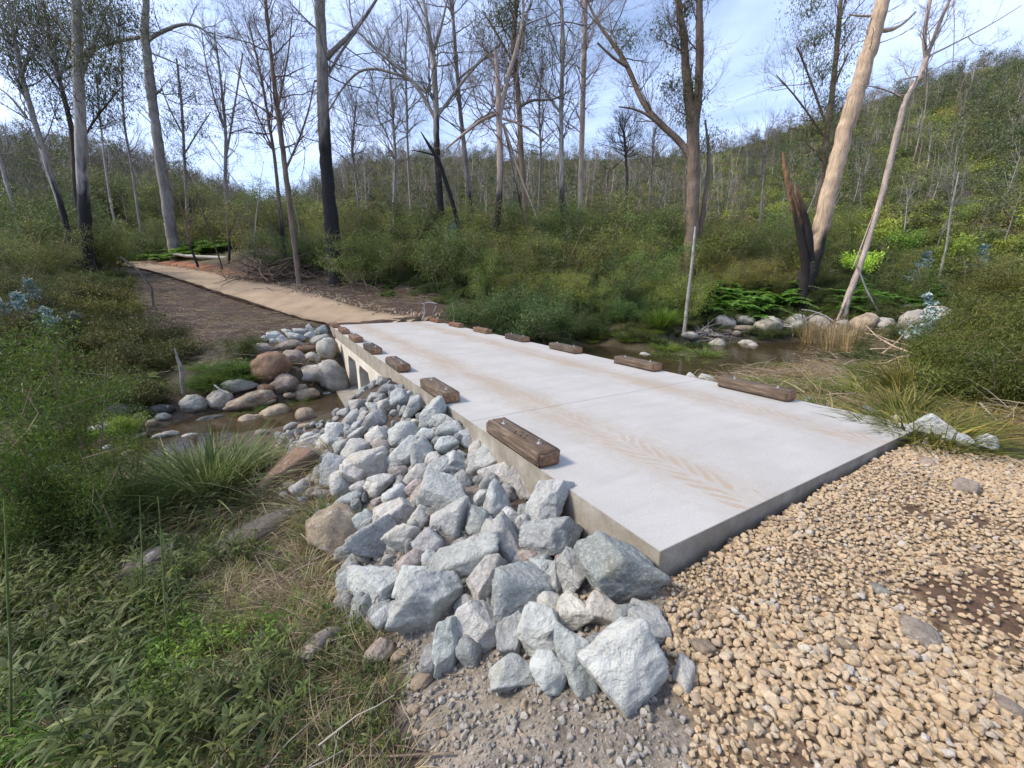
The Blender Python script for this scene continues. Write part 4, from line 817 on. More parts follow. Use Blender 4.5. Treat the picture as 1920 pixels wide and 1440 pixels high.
def tree(tr, Y, label, limbs=(), char=None, tone='pale', tw=None, leafy=(), seed=0, name='gum_tree', group='tall burnt gum trees behind the crossing', topk=1., epi=0, strips=(), chartop=None, cat='tree', snap=True):
    """tr, limbs: photo pixels (x, y, width); everything stands at distance Y. char: photo y below which the bark is burnt."""
    global rng; rng = np.random.default_rng(1000+seed)
    kx = lambda x, y: np.array(atd(x, y, Y))
    base = kx(tr[0][0], tr[0][1]); gz = H(base[0], base[1]); base0 = base.copy()
    ws = 1. if tone == 'tan' or seed in (18, 20) else .86
    ws /= math.hypot(1, (tr[0][0]-960)/850)
    if seed in (18, 21): ws *= 1.1
    def wr(w): return w*Y/790/2*ws
    def dense(pts, n_per, depth0=0., ddepth=0., snapbase=False):
        Q = [(*p, ) for p in pts]; W_ = []; Rr_ = []; yy = []
        for i, (x, y, w) in enumerate(Q):
            q = kx(x, y).copy(); f_ = i/max(1, len(Q)-1); q[1] += depth0+ddepth*f_; q[0] *= (q[1]/Y); q[2] = CAMH+(q[2]-CAMH)*(q[1]/Y); W_.append(q); Rr_.append(wr(w)); yy.append(y)
        W_ = np.array(W_); Rr_ = np.array(Rr_)
        if snapbase:
            W_ = np.concatenate([[W_[0]+[0, 0, min(-.1, gz-W_[0][2]-.3)]], W_]); W_[0] += (W_[1]-W_[2])*0.02; Rr_ = np.r_[Rr_[0]*1.12, Rr_]; yy = [yy[0]+20]+yy
        t = np.arange(len(W_)); tt_ = np.linspace(0, len(W_)-1, (len(W_)-1)*n_per+1)
        # smooth interpolation
        o = np.stack([np.interp(tt_, t, W_[:, c]) for c in range(3)], 1)
        if len(o) > 6:
            kk = np.ones(5)/5; o2 = np.stack([np.convolve(np.pad(o[:, c], 2, 'edge'), kk, 'valid') for c in range(3)], 1); o2[0] = o[0]; o2[-1] = o[-1]; o = o2
        rr = np.interp(tt_, t, Rr_)*(1+.03*rng.normal(size=len(tt_)))*np.r_[1, np.ones(len(tt_)-1)]
        o[1:-1] += rng.normal(size=(len(o)-2, 3))*rr[1:-1, None]*.05
        return o, np.maximum(rr, .006), np.interp(tt_, t, yy)
    parts = []; outs = {0: [], 1: [], 2: [], 3: []}; ends = []
    c0, c1 = (np.array(c) for c in BK[tone])
    def paint_(o, y): 
        base_c = c0+(c1-c0)*np.clip(rng.random((len(o), 1))*.7, 0, 1)
        return np.concatenate([base_c, y[:, None]], 1)
    def burn(a, k_):
        y = a[:, 3]; c_ = a[:, :3]*(1+rng.normal(size=(len(a), 1))*.07)
        if char is not None:
            col_ = np.resize(np.repeat(rng.normal(size=1), 1), 1); cr = np.tile(rng.normal(size=k_)*26, len(a)//k_); f = 1/(1+np.exp(-(y-char+cr+rng.normal(size=len(y))*9)/7)); f = np.clip(f*1.02, 0, .97); c_ = c_*(1-f[:, None])+CHAR*f[:, None]
        return c_
    tk = 10 if tr[0][2]*Y/790 > .3 else 7
    trunks = [dense(tr, 9, snapbase=snap)]
    v, f, a = tubes([(trunks[0][0], trunks[0][1], paint_(trunks[0][0], trunks[0][2]))], tk); parts.append((v, f, burn(a, tk)))
    lb = []
    for L__ in limbs:
        dz_ = rng.uniform(-1, 1)*.12*Y*(abs(L__[-1][0]-L__[0][0])+abs(L__[-1][1]-L__[0][1]))/800
        o, rr, y = dense(L__, 4, 0, dz_); lb.append((o, rr, y)); v, f, a = tubes([(o, rr, paint_(o, y))], 6); parts.append((v, f, burn(a, 6)))
    v, f, a = join(parts)
    root = empty(name, (base[0], base[1], gz)); off = np.array([base[0], base[1], gz])
    me = fast_mesh('trunk', v-off, f, smooth=True, attr=a); mk('trunk', me, root, M['bark'])
    # twigs
    if tw:
        cnt, Lt, lev, yhi = tw      # number, length (m), levels, only above this photo y
        tcol = tuple((c0*.5+c1*.5)*.75) if tone not in ('tan',) else (.3, .24, .19)
        src = [(o, rr, y) for o, rr, y in trunks+lb]
        wts = np.array([np.sum(y < yhi)/len(y)*np.sum(np.linalg.norm(np.diff(o, axis=0), axis=1)) for o, rr, y in src])
        if wts.sum() > 0:
            for i in rng.choice(len(src), cnt, p=wts/wts.sum()):
                o, rr, y = src[i]; ok = np.nonzero(y < yhi)[0]
                if len(ok) < 2: continue
                j = rng.choice(ok[:-1] if ok[-1] == len(o)-1 else ok); j = min(j, len(o)-2)
                d = (o[j+1]-o[j]); d /= np.linalg.norm(d); d = d*.55+rdir(1, .25)[0]*.8; d /= np.linalg.norm(d)
                twigs(o[j], d, Lt*rng.uniform(.5, 1.2), min(rr[j]*.45, .012*Lt+.008), lev, outs, tcol, ends=ends)
        tp = []
        for k_, Q in outs.items():
            if Q: tp.append(tubes(Q, 3 if k_ < 2 else 4))
        if tp:
            v, f, a = join(tp); mk('branches', fast_mesh('branches', v-off, f, attr=a), root, M['bark'])
    lv = []
    for (x, y, r_, n_) in leafy:
        c = kx(x, y); w_ = r_*Y/790; m_ = max(3, int(n_/6))
        cc = [(c+rng.normal(size=3)*w_*np.array([.5, .6, .45]), None) for _ in range(m_)]
        lv.append(clusters_leaves(cc, 24, .36, .19, .04))
        for q, _ in cc[:m_//2]: outs_ = []; 
        tl = [(np.array([c+(0, 0, -w_*.6), (c+q)/2, q]), np.array([.02, .012, .006]), tuple(c1*.6)) for q, _ in cc[::5]]
        v, f, a = tubes(tl, 3); mk('twig', fast_mesh('twig', v-off, f, attr=a), root, M['bark'])
    if epi and ends:
        ee = [ends[i] for i in rng.choice(len(ends), min(len(ends), epi))]; lv.append(clusters_leaves(ee, 16, .22, .2, .045))
    if lv:
        v, f, a = join(lv); mk('foliage', fast_mesh('foliage', v-off, f, attr=a), root, M['gum'])
    for s_ in strips:
        o, rr, y = dense(s_, 4, rng.uniform(-.1, .1)); v, f, a = tubes([(o, rr, np.array((.45, .36, .27))*np.ones((len(o), 3)))], 4); mk('bark_strip', fast_mesh('bark_strip', v-off, f, smooth=True, attr=a), root, M['bark'])
    tag(root, label, cat, group); return root
def ext(L_, dx=0): return L_
T = tree
T([(118,398,15),(85,300,14),(60,210,13),(40,140,11),(25,60,8),(10,-30,5)], 26, 'pale leaning gum trunk with burnt base at the far left', [[(50,220,7),(20,180,5),(-10,160,3)],[(40,140,6),(60,80,4),(75,10,3)],[(62,215,5),(30,150,4),(5,60,3)]], 350, 'pale', (26, 3, 3, 300), [(30,130,50,380),(60,60,45,330),(10,40,60,300)], 1)
T([(166,505,32),(160,420,30),(153,300,26),(148,160,24),(143,0,20),(138,-120,14)], 24, 'tall pale gum with charred lower trunk at the left end of the track', [[(152,150,8),(175,80,6),(205,10,4),(225,-40,3)],[(148,130,6),(118,60,4),(98,0,3)]], 330, 'pale', (26, 3, 3, 200), [(200,60,45,400),(215,10,50,380),(180,130,35,200)], 2)
T([(172,470,13),(142,380,12),(136,250,11),(110,140,9),(88,40,7),(70,-50,4)], 28, 'dark leafy gum leaning left behind the tall pale one', [[(136,240,7),(120,170,6),(90,90,5),(50,30,3)],[(140,300,7),(165,240,5),(205,190,4),(230,160,2)],[(112,150,6),(130,90,5),(150,20,4)],[(120,180,5),(60,100,4),(0,50,3)]], 400, 'dark', (30, 3, 3, 260),
  [(90,50,60,700),(150,60,60,600),(110,130,50,420),(60,-10,70,500),(195,180,35,330),(100,200,35,200),(160,-20,60,500),(215,140,30,250),(20,20,60,400),(185,215,22,150),(40,90,45,330)], 3)
T([(321,434,27),(306,330,25),(291,230,21),(279,130,20),(271,60,18),(276,-30,10)], 43, 'thick twisting gum with one long horizontal bough reaching left', [[(281,72,9),(310,56,8),(335,46,7),(362,44,6),(395,64,4),(430,108,3)],[(277,70,8),(245,72,7),(210,80,6),(178,90,5),(150,125,3)],[(292,175,7),(300,170,5),(304,168,4)],[(285,100,4),(310,110,4),(345,125,3),(370,150,2)]], 470, 'grey', (36, 3.2, 3, 250), [], 4)
T([(209,388,6),(196,300,5),(188,230,4),(180,140,3)], 45, 'slim white sapling trunk between two big gums on the left', [], None, 'pale', (8, 2, 3, 300), [], 5)
T([(352,410,8),(346,300,7),(341,200,6),(331,110,4)], 45, 'leafy gum with see-through crown right of the twisting gum', [[(345,290,4),(375,240,3),(395,210,2)],[(342,250,4),(310,190,3),(300,150,2)]], None, 'grey', (24, 2.2, 3, 330), [(345,110,28,260),(330,160,32,300),(365,170,30,280),(345,220,36,330),(375,235,28,220),(310,240,28,220),(350,290,30,220)], 6)
T([(422,360,8),(424,250,7),(414,150,5),(402,60,3)], 46, 'bare many-branched tree over the left hill gap', [[(423,300,5),(440,200,4),(455,100,3)],[(420,240,4),(390,150,3),(378,60,2)]], None, 'grey', (60, 3.4, 3, 330), [], 7)
T([(560,520,13),(545,400,12),(526,250,11),(511,130,8),(500,20,5),(494,-60,3)], 26, 'dark bare gum standing beside the heap of dead sticks', [[(535,320,5),(575,230,4),(590,150,2)],[(520,210,4),(540,110,3),(548,30,2)]], None, 'brown', (60, 3, 3, 300), [], 8)
T([(530,452,9),(516,300,7),(491,150,5),(466,40,3)], 29, 'thin dark bare gum left of the stick heap tree', [[(512,280,4),(470,190,3),(440,120,2)]], 400, 'brown', (46, 3, 3, 300), [], 9)
T([(631,522,36),(622,420,31),(613,330,27),(607,240,25),(604,120,22),(600,0,20),(597,-120,15)], 26, 'biggest gum trunk, black below and grey above, right of the track', [[(612,108,11),(640,82,9),(672,50,7),(706,0,5),(730,-40,3)],[(609,150,6),(640,95,5),(668,60,4),(690,20,3)],[(602,62,4),(570,34,3),(535,-5,2)],[(596,152,5),(592,152,4),(590,151,4)]], 268, 'grey', (26, 3, 3, 160), [], 10)
T([(826,388,15),(820,300,13),(818,220,12),(814,120,11),(804,60,8),(790,-20,5)], 32, 'pale forked gum with long arching boughs sweeping left', [[(818,228,8),(795,180,8),(762,140,7),(735,118,6),(700,90,4),(672,60,3)],[(800,175,6),(765,145,6),(730,135,5),(690,125,5),(655,145,4),(620,200,3),(592,250,2)],[(815,92,7),(830,40,5),(842,-20,4)],[(822,215,6),(870,150,5),(905,110,4),(935,85,2)]], 252, 'pale', (60, 3.6, 3, 240), [], 11)
T([(860,425,8),(846,370,9),(822,300,9),(803,270,6),(789,247,2)], 27, 'black burnt snag leaning left with a pointed top', [[(818,292,4),(790,284,3),(772,282,1)]], -100, 'char', None, [], 12, name='burnt_snag', group=None)
T([(884,398,12),(873,300,10),(862,200,8),(851,60,7),(846,-40,5)], 34, 'slender grey gum just right of the leaning black snag', [[(858,150,4),(900,115,3),(930,100,2)],[(868,250,5),(910,215,4),(960,200,2)]], 372, 'grey', (46, 3.2, 3, 260), [], 13)
T([(926,455,15),(935,400,14),(938,300,14),(935,180,12),(929,95,7)], 29, 'gum with snapped top and splintered limb at the photo middle', [[(938,217,10),(950,150,10),(972,85,9),(984,20,6),(976,-40,4)],[(930,214,7),(900,226,6),(865,255,5),(835,280,3)],[(944,232,6),(955,280,6),(968,340,5),(978,395,4),(986,442,3)],[(942,222,5),(985,235,4),(1020,262,3)],[(926,200,6),(922,182,5),(918,168,3)]], 335, 'pink', (40, 3., 3, 260), [(962,10,26,200),(905,60,26,150),(1010,75,18,120)], 14, strips=[[(945,235,5),(975,330,4),(1000,390,3),(1012,425,2)],[(985,40,4),(975,120,3),(955,210,2)]])
T([(990,440,12),(978,300,11),(972,180,11),(962,90,10),(970,-20,8)], 30, 'brown stringy gum hung with bark just right of the snapped one', [[(975,200,6),(1000,185,5),(1035,190,3),(1070,170,2)],[(968,130,5),(930,60,4),(905,20,3)]], None, 'brown', (44, 2.8, 3, 300), [(965,60,24,180),(980,130,22,150),(935,30,24,180)], 15, strips=[[(965,60,3),(963,150,3),(966,230,2)],[(975,240,3),(966,300,2),(970,360,2)]])
T([(1055,428,10),(1053,320,10),(1052,200,9),(1056,80,8),(1050,-40,6)], 31, 'grey-white gum with black foot, second of the middle pair', [[(1051,212,5),(1028,180,4),(1008,150,3),(998,118,2)],[(1056,130,4),(1080,95,3),(1085,60,2)]], 338, 'pale', (46, 3, 3, 280), [], 16)
T([(1085,438,12),(1090,300,11),(1094,150,10),(1098,0,9),(1099,-60,7)], 33, 'straight pinkish gum right of the grey-white one', [[(1096,60,4),(1130,20,3),(1160,-10,2)]], None, 'pink', (34, 3, 3, 260), [], 17)
T([(1297,445,22),(1301,330,21),(1300,240,21),(1288,150,15),(1281,60,11),(1266,-30,8)], 27, 'broad grey-brown gum with a limb curving up to the left', [[(1302,250,14),(1312,150,13),(1312,50,11),(1311,-40,8)],[(1300,305,13),(1277,265,11),(1240,236,10),(1202,192,9),(1178,122,8),(1142,72,6),(1112,30,4),(1092,-25,3)],[(1178,125,6),(1150,110,4),(1120,80,3)],[(1236,232,6),(1200,205,4),(1160,200,2)],[(1312,440,8),(1322,370,8),(1332,300,6),(1322,225,3)]], None, 'brown', (44, 2.8, 3, 240), [(1292,170,20,240),(1262,160,16,180),(1290,215,18,200),(1182,85,14,90),(1272,80,14,140),(1240,60,14,100),(1160,60,12,80),(1330,260,16,120),(1284,10,20,180)], 18, strips=[[(1305,240,3),(1312,300,3),(1318,350,2)]])
T([(1288,572,8),(1297,500,7),(1304,425,5)], 20, 'thin white dead stem standing at the pool behind the grass tussock', [], None, 'pale', None, [], 19, name='dead_tree', group=None)
T([(1512,505,18),(1500,430,17),(1484,365,13),(1472,318,9),(1468,285,4)], 23.5, 'short splintered snag, red-brown and black, left of the leaning tan gum', [[(1520,490,18),(1513,425,17),(1500,372,9),(1493,345,3)]], 395, 'snag', None, [], 20, name='burnt_snag', group=None)
T([(1508,530,38),(1535,450,30),(1562,330,28),(1592,220,28),(1626,110,26),(1656,0,22),(1680,-90,17)], 25, 'smooth tan gum leaning right with a burnt foot', [[(1650,58,7),(1675,56,6),(1698,42,4),(1717,22,3)],[(1632,30,4),(1610,30,3),(1592,27,2)]], 448, 'tan', (10, 1.8, 3, 100), [], 21, strips=[[(1594,212,4),(1600,240,3),(1598,280,2)]])
T([(1588,562,17),(1612,500,15),(1650,380,13),(1680,260,14),(1696,190,13),(1725,142,11),(1738,108,12)], 22, 'slender pinkish leaning gum forking high with hanging bark', [[(1736,108,9),(1731,60,8),(1750,-25,7)],[(1738,108,8),(1762,40,7),(1792,-25,5)],[(1740,106,5),(1800,76,4),(1860,45,3),(1915,10,2)],[(1690,182,4),(1655,165,3),(1618,160,2)],[(1600,530,8),(1570,600,6)]], None, 'pink', (16, 2., 3, 200), [], 22, strips=[[(1738,115,4),(1738,170,4),(1734,215,3),(1722,265,3),(1712,302,2)],[(1708,180,3),(1702,240,3),(1698,282,2)],[(1640,395,3),(1600,500,3)],[(1788,0,2),(1790,60,2),(1786,130,2)]])
T([(1530,432,14),(1546,300,12),(1560,180,12),(1570,80,11),(1579,-30,8)], 29, 'leafy brown gum just left behind the leaning tan trunk', [[(1550,240,6),(1520,150,5),(1495,90,3)],[(1560,170,5),(1590,100,4)],[(1548,260,5),(1500,190,4),(1455,140,2)]], None, 'brown', (40, 2.6, 3, 330), [(1530,70,24,260),(1545,130,28,300),(1560,190,28,280),(1525,240,26,240),(1550,290,28,200),(1520,10,28,250),(1585,60,20,120)], 23)
T([(1172,408,7),(1176,330,6),(1170,248,5)], 30, 'small dark bare tree with round crown on the mid hill', [], None, 'dark', (30, 1.9, 3, 300), [], 24)
T([(1775,462,6),(1782,400,5),(1798,322,3)], 27, 'slim bare dead tree on the right hillside', [], None, 'pale', (14, 1.6, 3, 400), [], 25)
T([(1425,420,5),(1432,330,4),(1440,250,3)], 34, 'thin bare tree above the splintered snag', [], None, 'grey', (34, 2.2, 3, 350), [], 26)
T([(738,395,7),(742,300,6),(735,200,5),(728,90,3)], 34, 'thin bare tree between the biggest gum and the forked pale gum', [[(742,290,3),(715,230,3),(690,190,2)]], None, 'pale', (50, 3, 3, 320), [], 27)
T([(765,300,5),(763,210,5),(760,110,4),(765,20,2)], 40, 'slight pale bare tree left of the forked pale gum', [], None, 'grey', (36, 3.4, 3, 260), [], 28, snap=True)
T([(680,470,6),(672,380,5),(660,280,4),(668,190,3)], 31, 'thin bare tree close right of the biggest gum', [], None, 'grey', (34, 2.6, 3, 330), [], 29)
T([(25,385,9),(8,330,9),(-12,240,7)], 27, 'pale trunk cut by the left frame side', [], None, 'pale', (10, 2, 3, 330), [], 30)
T([(262,420,7),(250,330,6),(232,230,5),(228,120,4),(222,30,2)], 46, 'thin grey tree left of the twisting gum', [], None, 'grey', (30, 2.6, 3, 330), [(225,170,18,120),(232,230,20,140),(225,100,20,110)], 31)
T([(1008,420,6),(1015,300,5),(1010,200,4),(1018,100,3)], 36, 'thin grey bare tree between the brown stringy gum and grey-white gum', [], None, 'grey', (34, 3, 3, 300), [], 32)
T([(1215,400,4),(1222,320,4),(1228,240,3)], 37, 'thin bare tree under the curving limb of the broad gum', [], None, 'grey', (30, 2.4, 3, 330), [], 33)
rng = np.random.default_rng(77)

# generic bare trees of the wood behind, shared meshes
def bare_tree_mesh(seed, h=11., r=.12, lev=3, nb=16, tone='grey', leafn=0):
    global rng; rng = np.random.default_rng(seed); outs = {0: [], 1: [], 2: [], 3: []}; ends = []
    c0, c1 = (np.array(c) for c in BK[tone]); n = 14
    P, _ = polyline((0, 0, -.4), (rng.normal()*.07, rng.normal()*.07, 1), h+.4, n, .05, .03); rr = np.linspace(r, r*.12, n)
    ch = rng.uniform(.0, .35)*h; col = np.where((P[:, 2:3] < ch), CHAR*1.5, c0*.85); v1, f1, a1 = tubes([(P, rr, col)], 6)
    for _ in range(nb):
        t = rng.uniform(.3, .98)*(n-1); i0 = int(t); q = P[i0]; d = rdir(1, .5)[0]; d[2] = abs(d[2])+.35; d /= np.linalg.norm(d)
        twigs(q, d, h*rng.uniform(.12, .26)*(1.15-.5*t/n), max(.01, rr[i0]*.5), lev-1, outs, tuple(c1*.8), ends=ends)
    tp = [tubes(Q, 3) for Q in outs.values() if Q]; v2, f2, a2 = join(tp)
    a = fast_mesh('trunk', v1, f1, smooth=True, attr=a1); b = fast_mesh('branches', v2, f2, attr=a2); a.materials.append(M['bark']); b.materials.append(M['bark']); c = None
    if leafn:
        ee = [ends[i] for i in rng.choice(len(ends), leafn)]; v, f, q = clusters_leaves(ee, 16, .3, .2, .05); c = fast_mesh('foliage', v, f, attr=q); c.materials.append(M['gum'])
    return [(x, m_) for x, m_ in (('trunk', a), ('branches', b), ('foliage', c)) if m_]
BT = [bare_tree_mesh(200+i, rng.uniform(9, 13), rng.uniform(.08, .14), 3, 16, ['grey', 'pale', 'dark', 'brown', 'pale', 'grey'][i % 6], 0 if i < 6 else 70) for i in range(9)]
rng = np.random.default_rng(78)
def place(parts_, name, p, s, rz, label, cat, group, col=(1, 1, 1), sxy=None, tilt=0):
    o = empty(name, p, rz); o.rotation_euler = (tilt*math.cos(rz*7), tilt*math.sin(rz*7), rz); o.scale = (s, s, s) if sxy is None else (sxy, sxy, s); tag(o, label, cat, group)
    for nm, me in parts_:
        q = bpy.data.objects.new(nm, me); COL.objects.link(q); q.parent = o
        if nm in ('foliage', 'fronds', 'blades'): q.color = (*col, 1)
    return o
zonesx = [(-900,170,'behind the left gums'),(170,420,'beyond the end of the track'),(420,630,'in the low gap between the hills'),(630,800,'between the biggest gum and the arching one'),(800,1000,'behind the middle gums'),(1000,1290,'on the slope left of the broad gum'),(1290,1500,'on the slope right of the broad gum'),(1500,1700,'behind the leaning tan gum'),(1700,3000,'on the right hillside')]
def zname(px):
    for a, b_, w_ in zonesx:
        if a <= px < b_: return w_
    return 'on the hill'
n_ = 0
for i in range(250):
    px = rng.uniform(-250, 2150); Y = rng.uniform(31, 75)**1.0
    if px > 1350 and Y < 45 and rng.random() < .6: continue
    x = (px-960)/790*Y
    if poly_mask(np.array([x]), np.array([Y]), ROAD)[0]: continue
    k = rng.integers(0, 6) if (px > 300 or rng.random() < .5) else rng.integers(6, 9)
    if px > 1500 and rng.random() < .25: k = rng.integers(6, 9)
    sc = rng.uniform(.5, 1.)*(1. if px < 450 else (.42+.35*rng.random()) if px < 1250 else .5)
    kind_ = 'leafy' if k >= 6 else 'bare'
    place(BT[k], 'gum_tree', (x, Y, H(x, Y)), sc, rng.uniform(0, 6.28), f'thin {kind_} tree {zname(px)}', 'tree', f'thin {kind_} trees {zname(px)}', tilt=rng.uniform(0, .09))
# ---------------------------------------------------------------- shrubs, ferns, grasses
def shrub_mesh(seed, h, w, stems, nl, ln, wd, mat, form='upright', dens=1., stemcol=.35, clump=18, crad=.16, updir=.5, droop=.15):
    global rng; rng = np.random.default_rng(seed); st = []; ends = []
    for i in range(stems):
        a = rng.uniform(0, 6.28); r0 = rng.random()**.5*w*.28; d = np.array([math.cos(a)*w*.45/h, math.sin(a)*w*.45/h, 1.]); d += rng.normal(size=3)*.15
        L_ = h*rng.uniform(.6, 1.02)/max(.8, np.linalg.norm(d))*1.05
        P, _ = polyline((math.cos(a)*r0, math.sin(a)*r0, -.1), d/np.linalg.norm(d), L_, 7, .1, .0); st.append((P, np.linspace(.014, .004, 7)*h/1.6, stemcol))
        for j in range(rng.integers(6, 11)):
            t = rng.uniform(.18, 1.)*6; i0 = min(int(t), 5); q = P[i0]+(P[i0+1]-P[i0])*(t-i0); dd = rdir(1, .35)[0]
            Lb = w*rng.uniform(.12, .34); Q, d1 = polyline(q, dd, Lb, 4, .2, .05); st.append((Q, np.linspace(.006, .002, 4)*h/1.6, stemcol+.1)); ends += [Q[-1], Q[2], Q[1]]
    ends = np.array(ends); m_ = nl//clump; c = ends[rng.integers(0, len(ends), m_)]
    ct = rng.random(m_)*.5+.15+.35*np.clip(c[:, 2]/h, 0, 1)*0
    P = np.repeat(c, clump, 0)+rng.normal(size=(m_*clump, 3))*crad*np.array([1, 1, .75]); D = rdir(len(P), updir)+np.repeat(rdir(m_, .2), clump, 0)*.5
    tn = np.repeat(ct, clump)+rng.normal(size=len(P))*.16
    P[:, 2] = np.maximum(P[:, 2], .02)
    v, f, t = leaves(P, D, ln*rng.uniform(.6, 1.35, len(P)), wd*rng.uniform(.7, 1.3, len(P)), tn, droop)
    a = fast_mesh('foliage', v, f, attr=t); a.materials.append(M[mat]); v, f, t = tubes(st, 3); b = fast_mesh('stems', v, f, attr=t); b.materials.append(M['twig'])
    return [('foliage', a), ('stems', b)]
def fern_mesh(seed, h=.7, n=16):
    global rng; rng = np.random.default_rng(seed); V_ = []; st = []
    for i in range(n):
        a = rng.uniform(0, 6.28); L_ = h*rng.uniform(.9, 1.6); el = rng.uniform(.5, 1.2); m_ = 16; t = np.linspace(0, 1, m_)
        rad = L_*t*math.cos(el)*(1+.2*t); z = L_*(t*math.sin(el)-.55*t**2); P = np.stack([rad*math.cos(a), rad*math.sin(a), z], 1); st.append((P[::3], np.full(len(P[::3]), .004), .5))
        side = np.array([-math.sin(a), math.cos(a), 0]); fw = np.array([math.cos(a), math.sin(a), .1])
        for s_ in (-1, 1):
            for j in range(2, m_):
                l = L_*.30*math.sin(min(1, t[j]*1.15+.12)*2.9)*.9+.03; c0_ = P[j]; D0 = side*s_+fw*.45+rng.normal(size=3)*.08; D0 /= np.linalg.norm(D0)
                V_.append((c0_, D0, l, l*.34, .45+.25*rng.normal()*.5))
    P = np.array([q[0] for q in V_]); D = np.array([q[1] for q in V_]); v, f, t = leaves(P, D, np.array([q[2] for q in V_]), np.array([q[3] for q in V_]), np.array([q[4] for q in V_]), .15, .35, .1, up=(0, 0, 1))
    a = fast_mesh('fronds', v, f, attr=t); a.materials.append(M['fern']); v, f, t = tubes(st, 3); b = fast_mesh('stems', v, f, attr=t); b.materials.append(M['twig']); return [('fronds', a), ('stems', b)]
def blades(seed, n, h, w, spread, mat='grass', arch=1., dry=.15, seg=5, stiff=.6):
    global rng; rng = np.random.default_rng(seed); a = rng.uniform(0, 6.28, n); r0 = rng.random(n)**.6*spread*.35; L_ = h*rng.uniform(.55, 1.15, n); el = np.clip(rng.normal(stiff*1.25, .28, n), .25, 1.5)
    t = np.linspace(0, 1, seg)[None, :]; rad = r0[:, None]+L_[:, None]*(t*np.cos(el)[:, None]+.25*arch*t**2*np.cos(el)[:, None]); z = L_[:, None]*(t*np.sin(el)[:, None]-.32*arch*t**2.4*np.sin(el)[:, None]*rng.uniform(.3, 1.5, n)[:, None])
    aa = a[:, None]+(rng.normal(size=n)*.25)[:, None]*t; x = rad*np.cos(aa); y = rad*np.sin(aa); W_ = w*(1-t**1.6*.92)/2*rng.uniform(.7, 1.3, n)[:, None]
    sx, sy = -np.sin(aa)*W_, np.cos(aa)*W_; tw_ = W_*rng.normal(size=n)[:, None]*.4
    v = np.stack([np.stack([x-sx, y-sy, z-tw_], -1), np.stack([x+sx, y+sy, z+tw_], -1)], 2).reshape(-1, 3)
    ids = np.arange(n*seg*2).reshape(n, seg, 2); f = np.stack([ids[:, :-1, 0], ids[:, :-1, 1], ids[:, 1:, 1], ids[:, 1:, 0]], -1).reshape(-1, 4)
    tn = np.where(rng.random(n) < dry, rng.uniform(.75, 1, n), rng.uniform(.05, .6, n))
    me = fast_mesh('blades', v, f, attr=np.repeat(tn, seg*2)); me.materials.append(M[mat]); return me
def weed_mesh(seed, h, nst, mat='weed', ln=.09, wd=.018, per=14, lean=.5):
    """leafy stems with lance-shaped leaves"""
    global rng; rng = np.random.default_rng(seed); st = []; P = []; D = []; Ls = []
    for i in range(nst):
        a = rng.uniform(0, 6.28); d = np.array([math.cos(a)*lean*rng.random(), math.sin(a)*lean*rng.random(), 1]); Q, _ = polyline((rng.normal()*.05, rng.normal()*.05, -.02), d/np.linalg.norm(d), h*rng.uniform(.6, 1.1), 6, .13, -.01)
        st.append((Q, np.linspace(.0035, .0012, 6), .75))
        for j in range(per):
            t = rng.uniform(.15, 1.)*5; i0 = min(int(t), 4); q = Q[i0]+(Q[i0+1]-Q[i0])*(t-i0); P.append(q); dd = rng.normal(size=3); dd[2] = abs(dd[2])*.5+.25; D.append(dd); Ls.append(ln*rng.uniform(.5, 1.3)*(1.15-.5*t/5))
    P, D, Ls = map(np.array, (P, D, Ls)); D /= np.linalg.norm(D, axis=1)[:, None]; n = len(P)
    # 3-section curved leaves
    sd_ = np.cross(D, [0, 0, 1]); sd_ /= np.linalg.norm(sd_, axis=1)[:, None]+1e-9; up_ = np.cross(sd_, D)
    L3 = Ls[:, None]; w_ = wd*(Ls/ln)[:, None]; dr = np.array([0, 0, -1.])
    a0 = P; m1 = P+D*L3*.38; m2 = P+D*L3*.72+dr*L3*.08; tp = P+D*L3+dr*L3*.22
    v = np.stack([a0, m1-sd_*w_/2+up_*w_*.15, m1+sd_*w_/2+up_*w_*.15, m2-sd_*w_*.36+up_*w_*.1, m2+sd_*w_*.36+up_*w_*.1, tp], 1).reshape(-1, 3)
    b_ = np.arange(n)[:, None]*6; f = np.concatenate([b_+np.array([0, 2, 1, 1])[None], b_+np.array([1, 2, 4, 3])[None], b_+np.array([3, 4, 5, 5])[None]])
    tris = np.concatenate([b_+np.array([[0, 2, 1]]), b_+np.array([[1, 2, 4]]), b_+np.array([[1, 4, 3]]), b_+np.array([[3, 4, 5]])])
    tn = np.repeat(np.clip(rng.normal(.45, .2, n), 0, 1), 6); me = fast_mesh('foliage', v, tris, attr=tn); me.materials.append(M[mat])
    v, f, t = tubes(st, 3); b = fast_mesh('stems', v, f, attr=t); b.materials.append(M['weed']); return [('foliage', me), ('stems', b)]
SH = {'scrub': [shrub_mesh(300+i, 3.2, 2.6, 12, 9000, .10, .028, 'scrub', crad=.2) for i in range(3)],
      'olive': [shrub_mesh(310+i, 3.4, 2.3, 16, 8000, .095, .024, 'olive', stemcol=.4, crad=.19) for i in range(3)],
      'low': [shrub_mesh(320+i, 1.1, 1.7, 9, 6500, .085, .02, 'weed', crad=.11) for i in range(3)],
      'dense': [shrub_mesh(330+i, 1.9, 2.6, 14, 14000, .12, .018, 'weed', crad=.14, updir=.9) for i in range(2)],
      'wattle': [shrub_mesh(340, 2.2, 1.5, 7, 15000, .055, .010, 'fern', crad=.10, clump=26, updir=.8)],
      'fern': [fern_mesh(350+i) for i in range(3)],
      'hill': [shrub_mesh(360+i, 2.4, 3.4, 8, 3600, .26, .11, m_, crad=.34, clump=14) for i, m_ in enumerate(('hgreen', 'hgreen', 'holive'))]}
rng = np.random.default_rng(99)
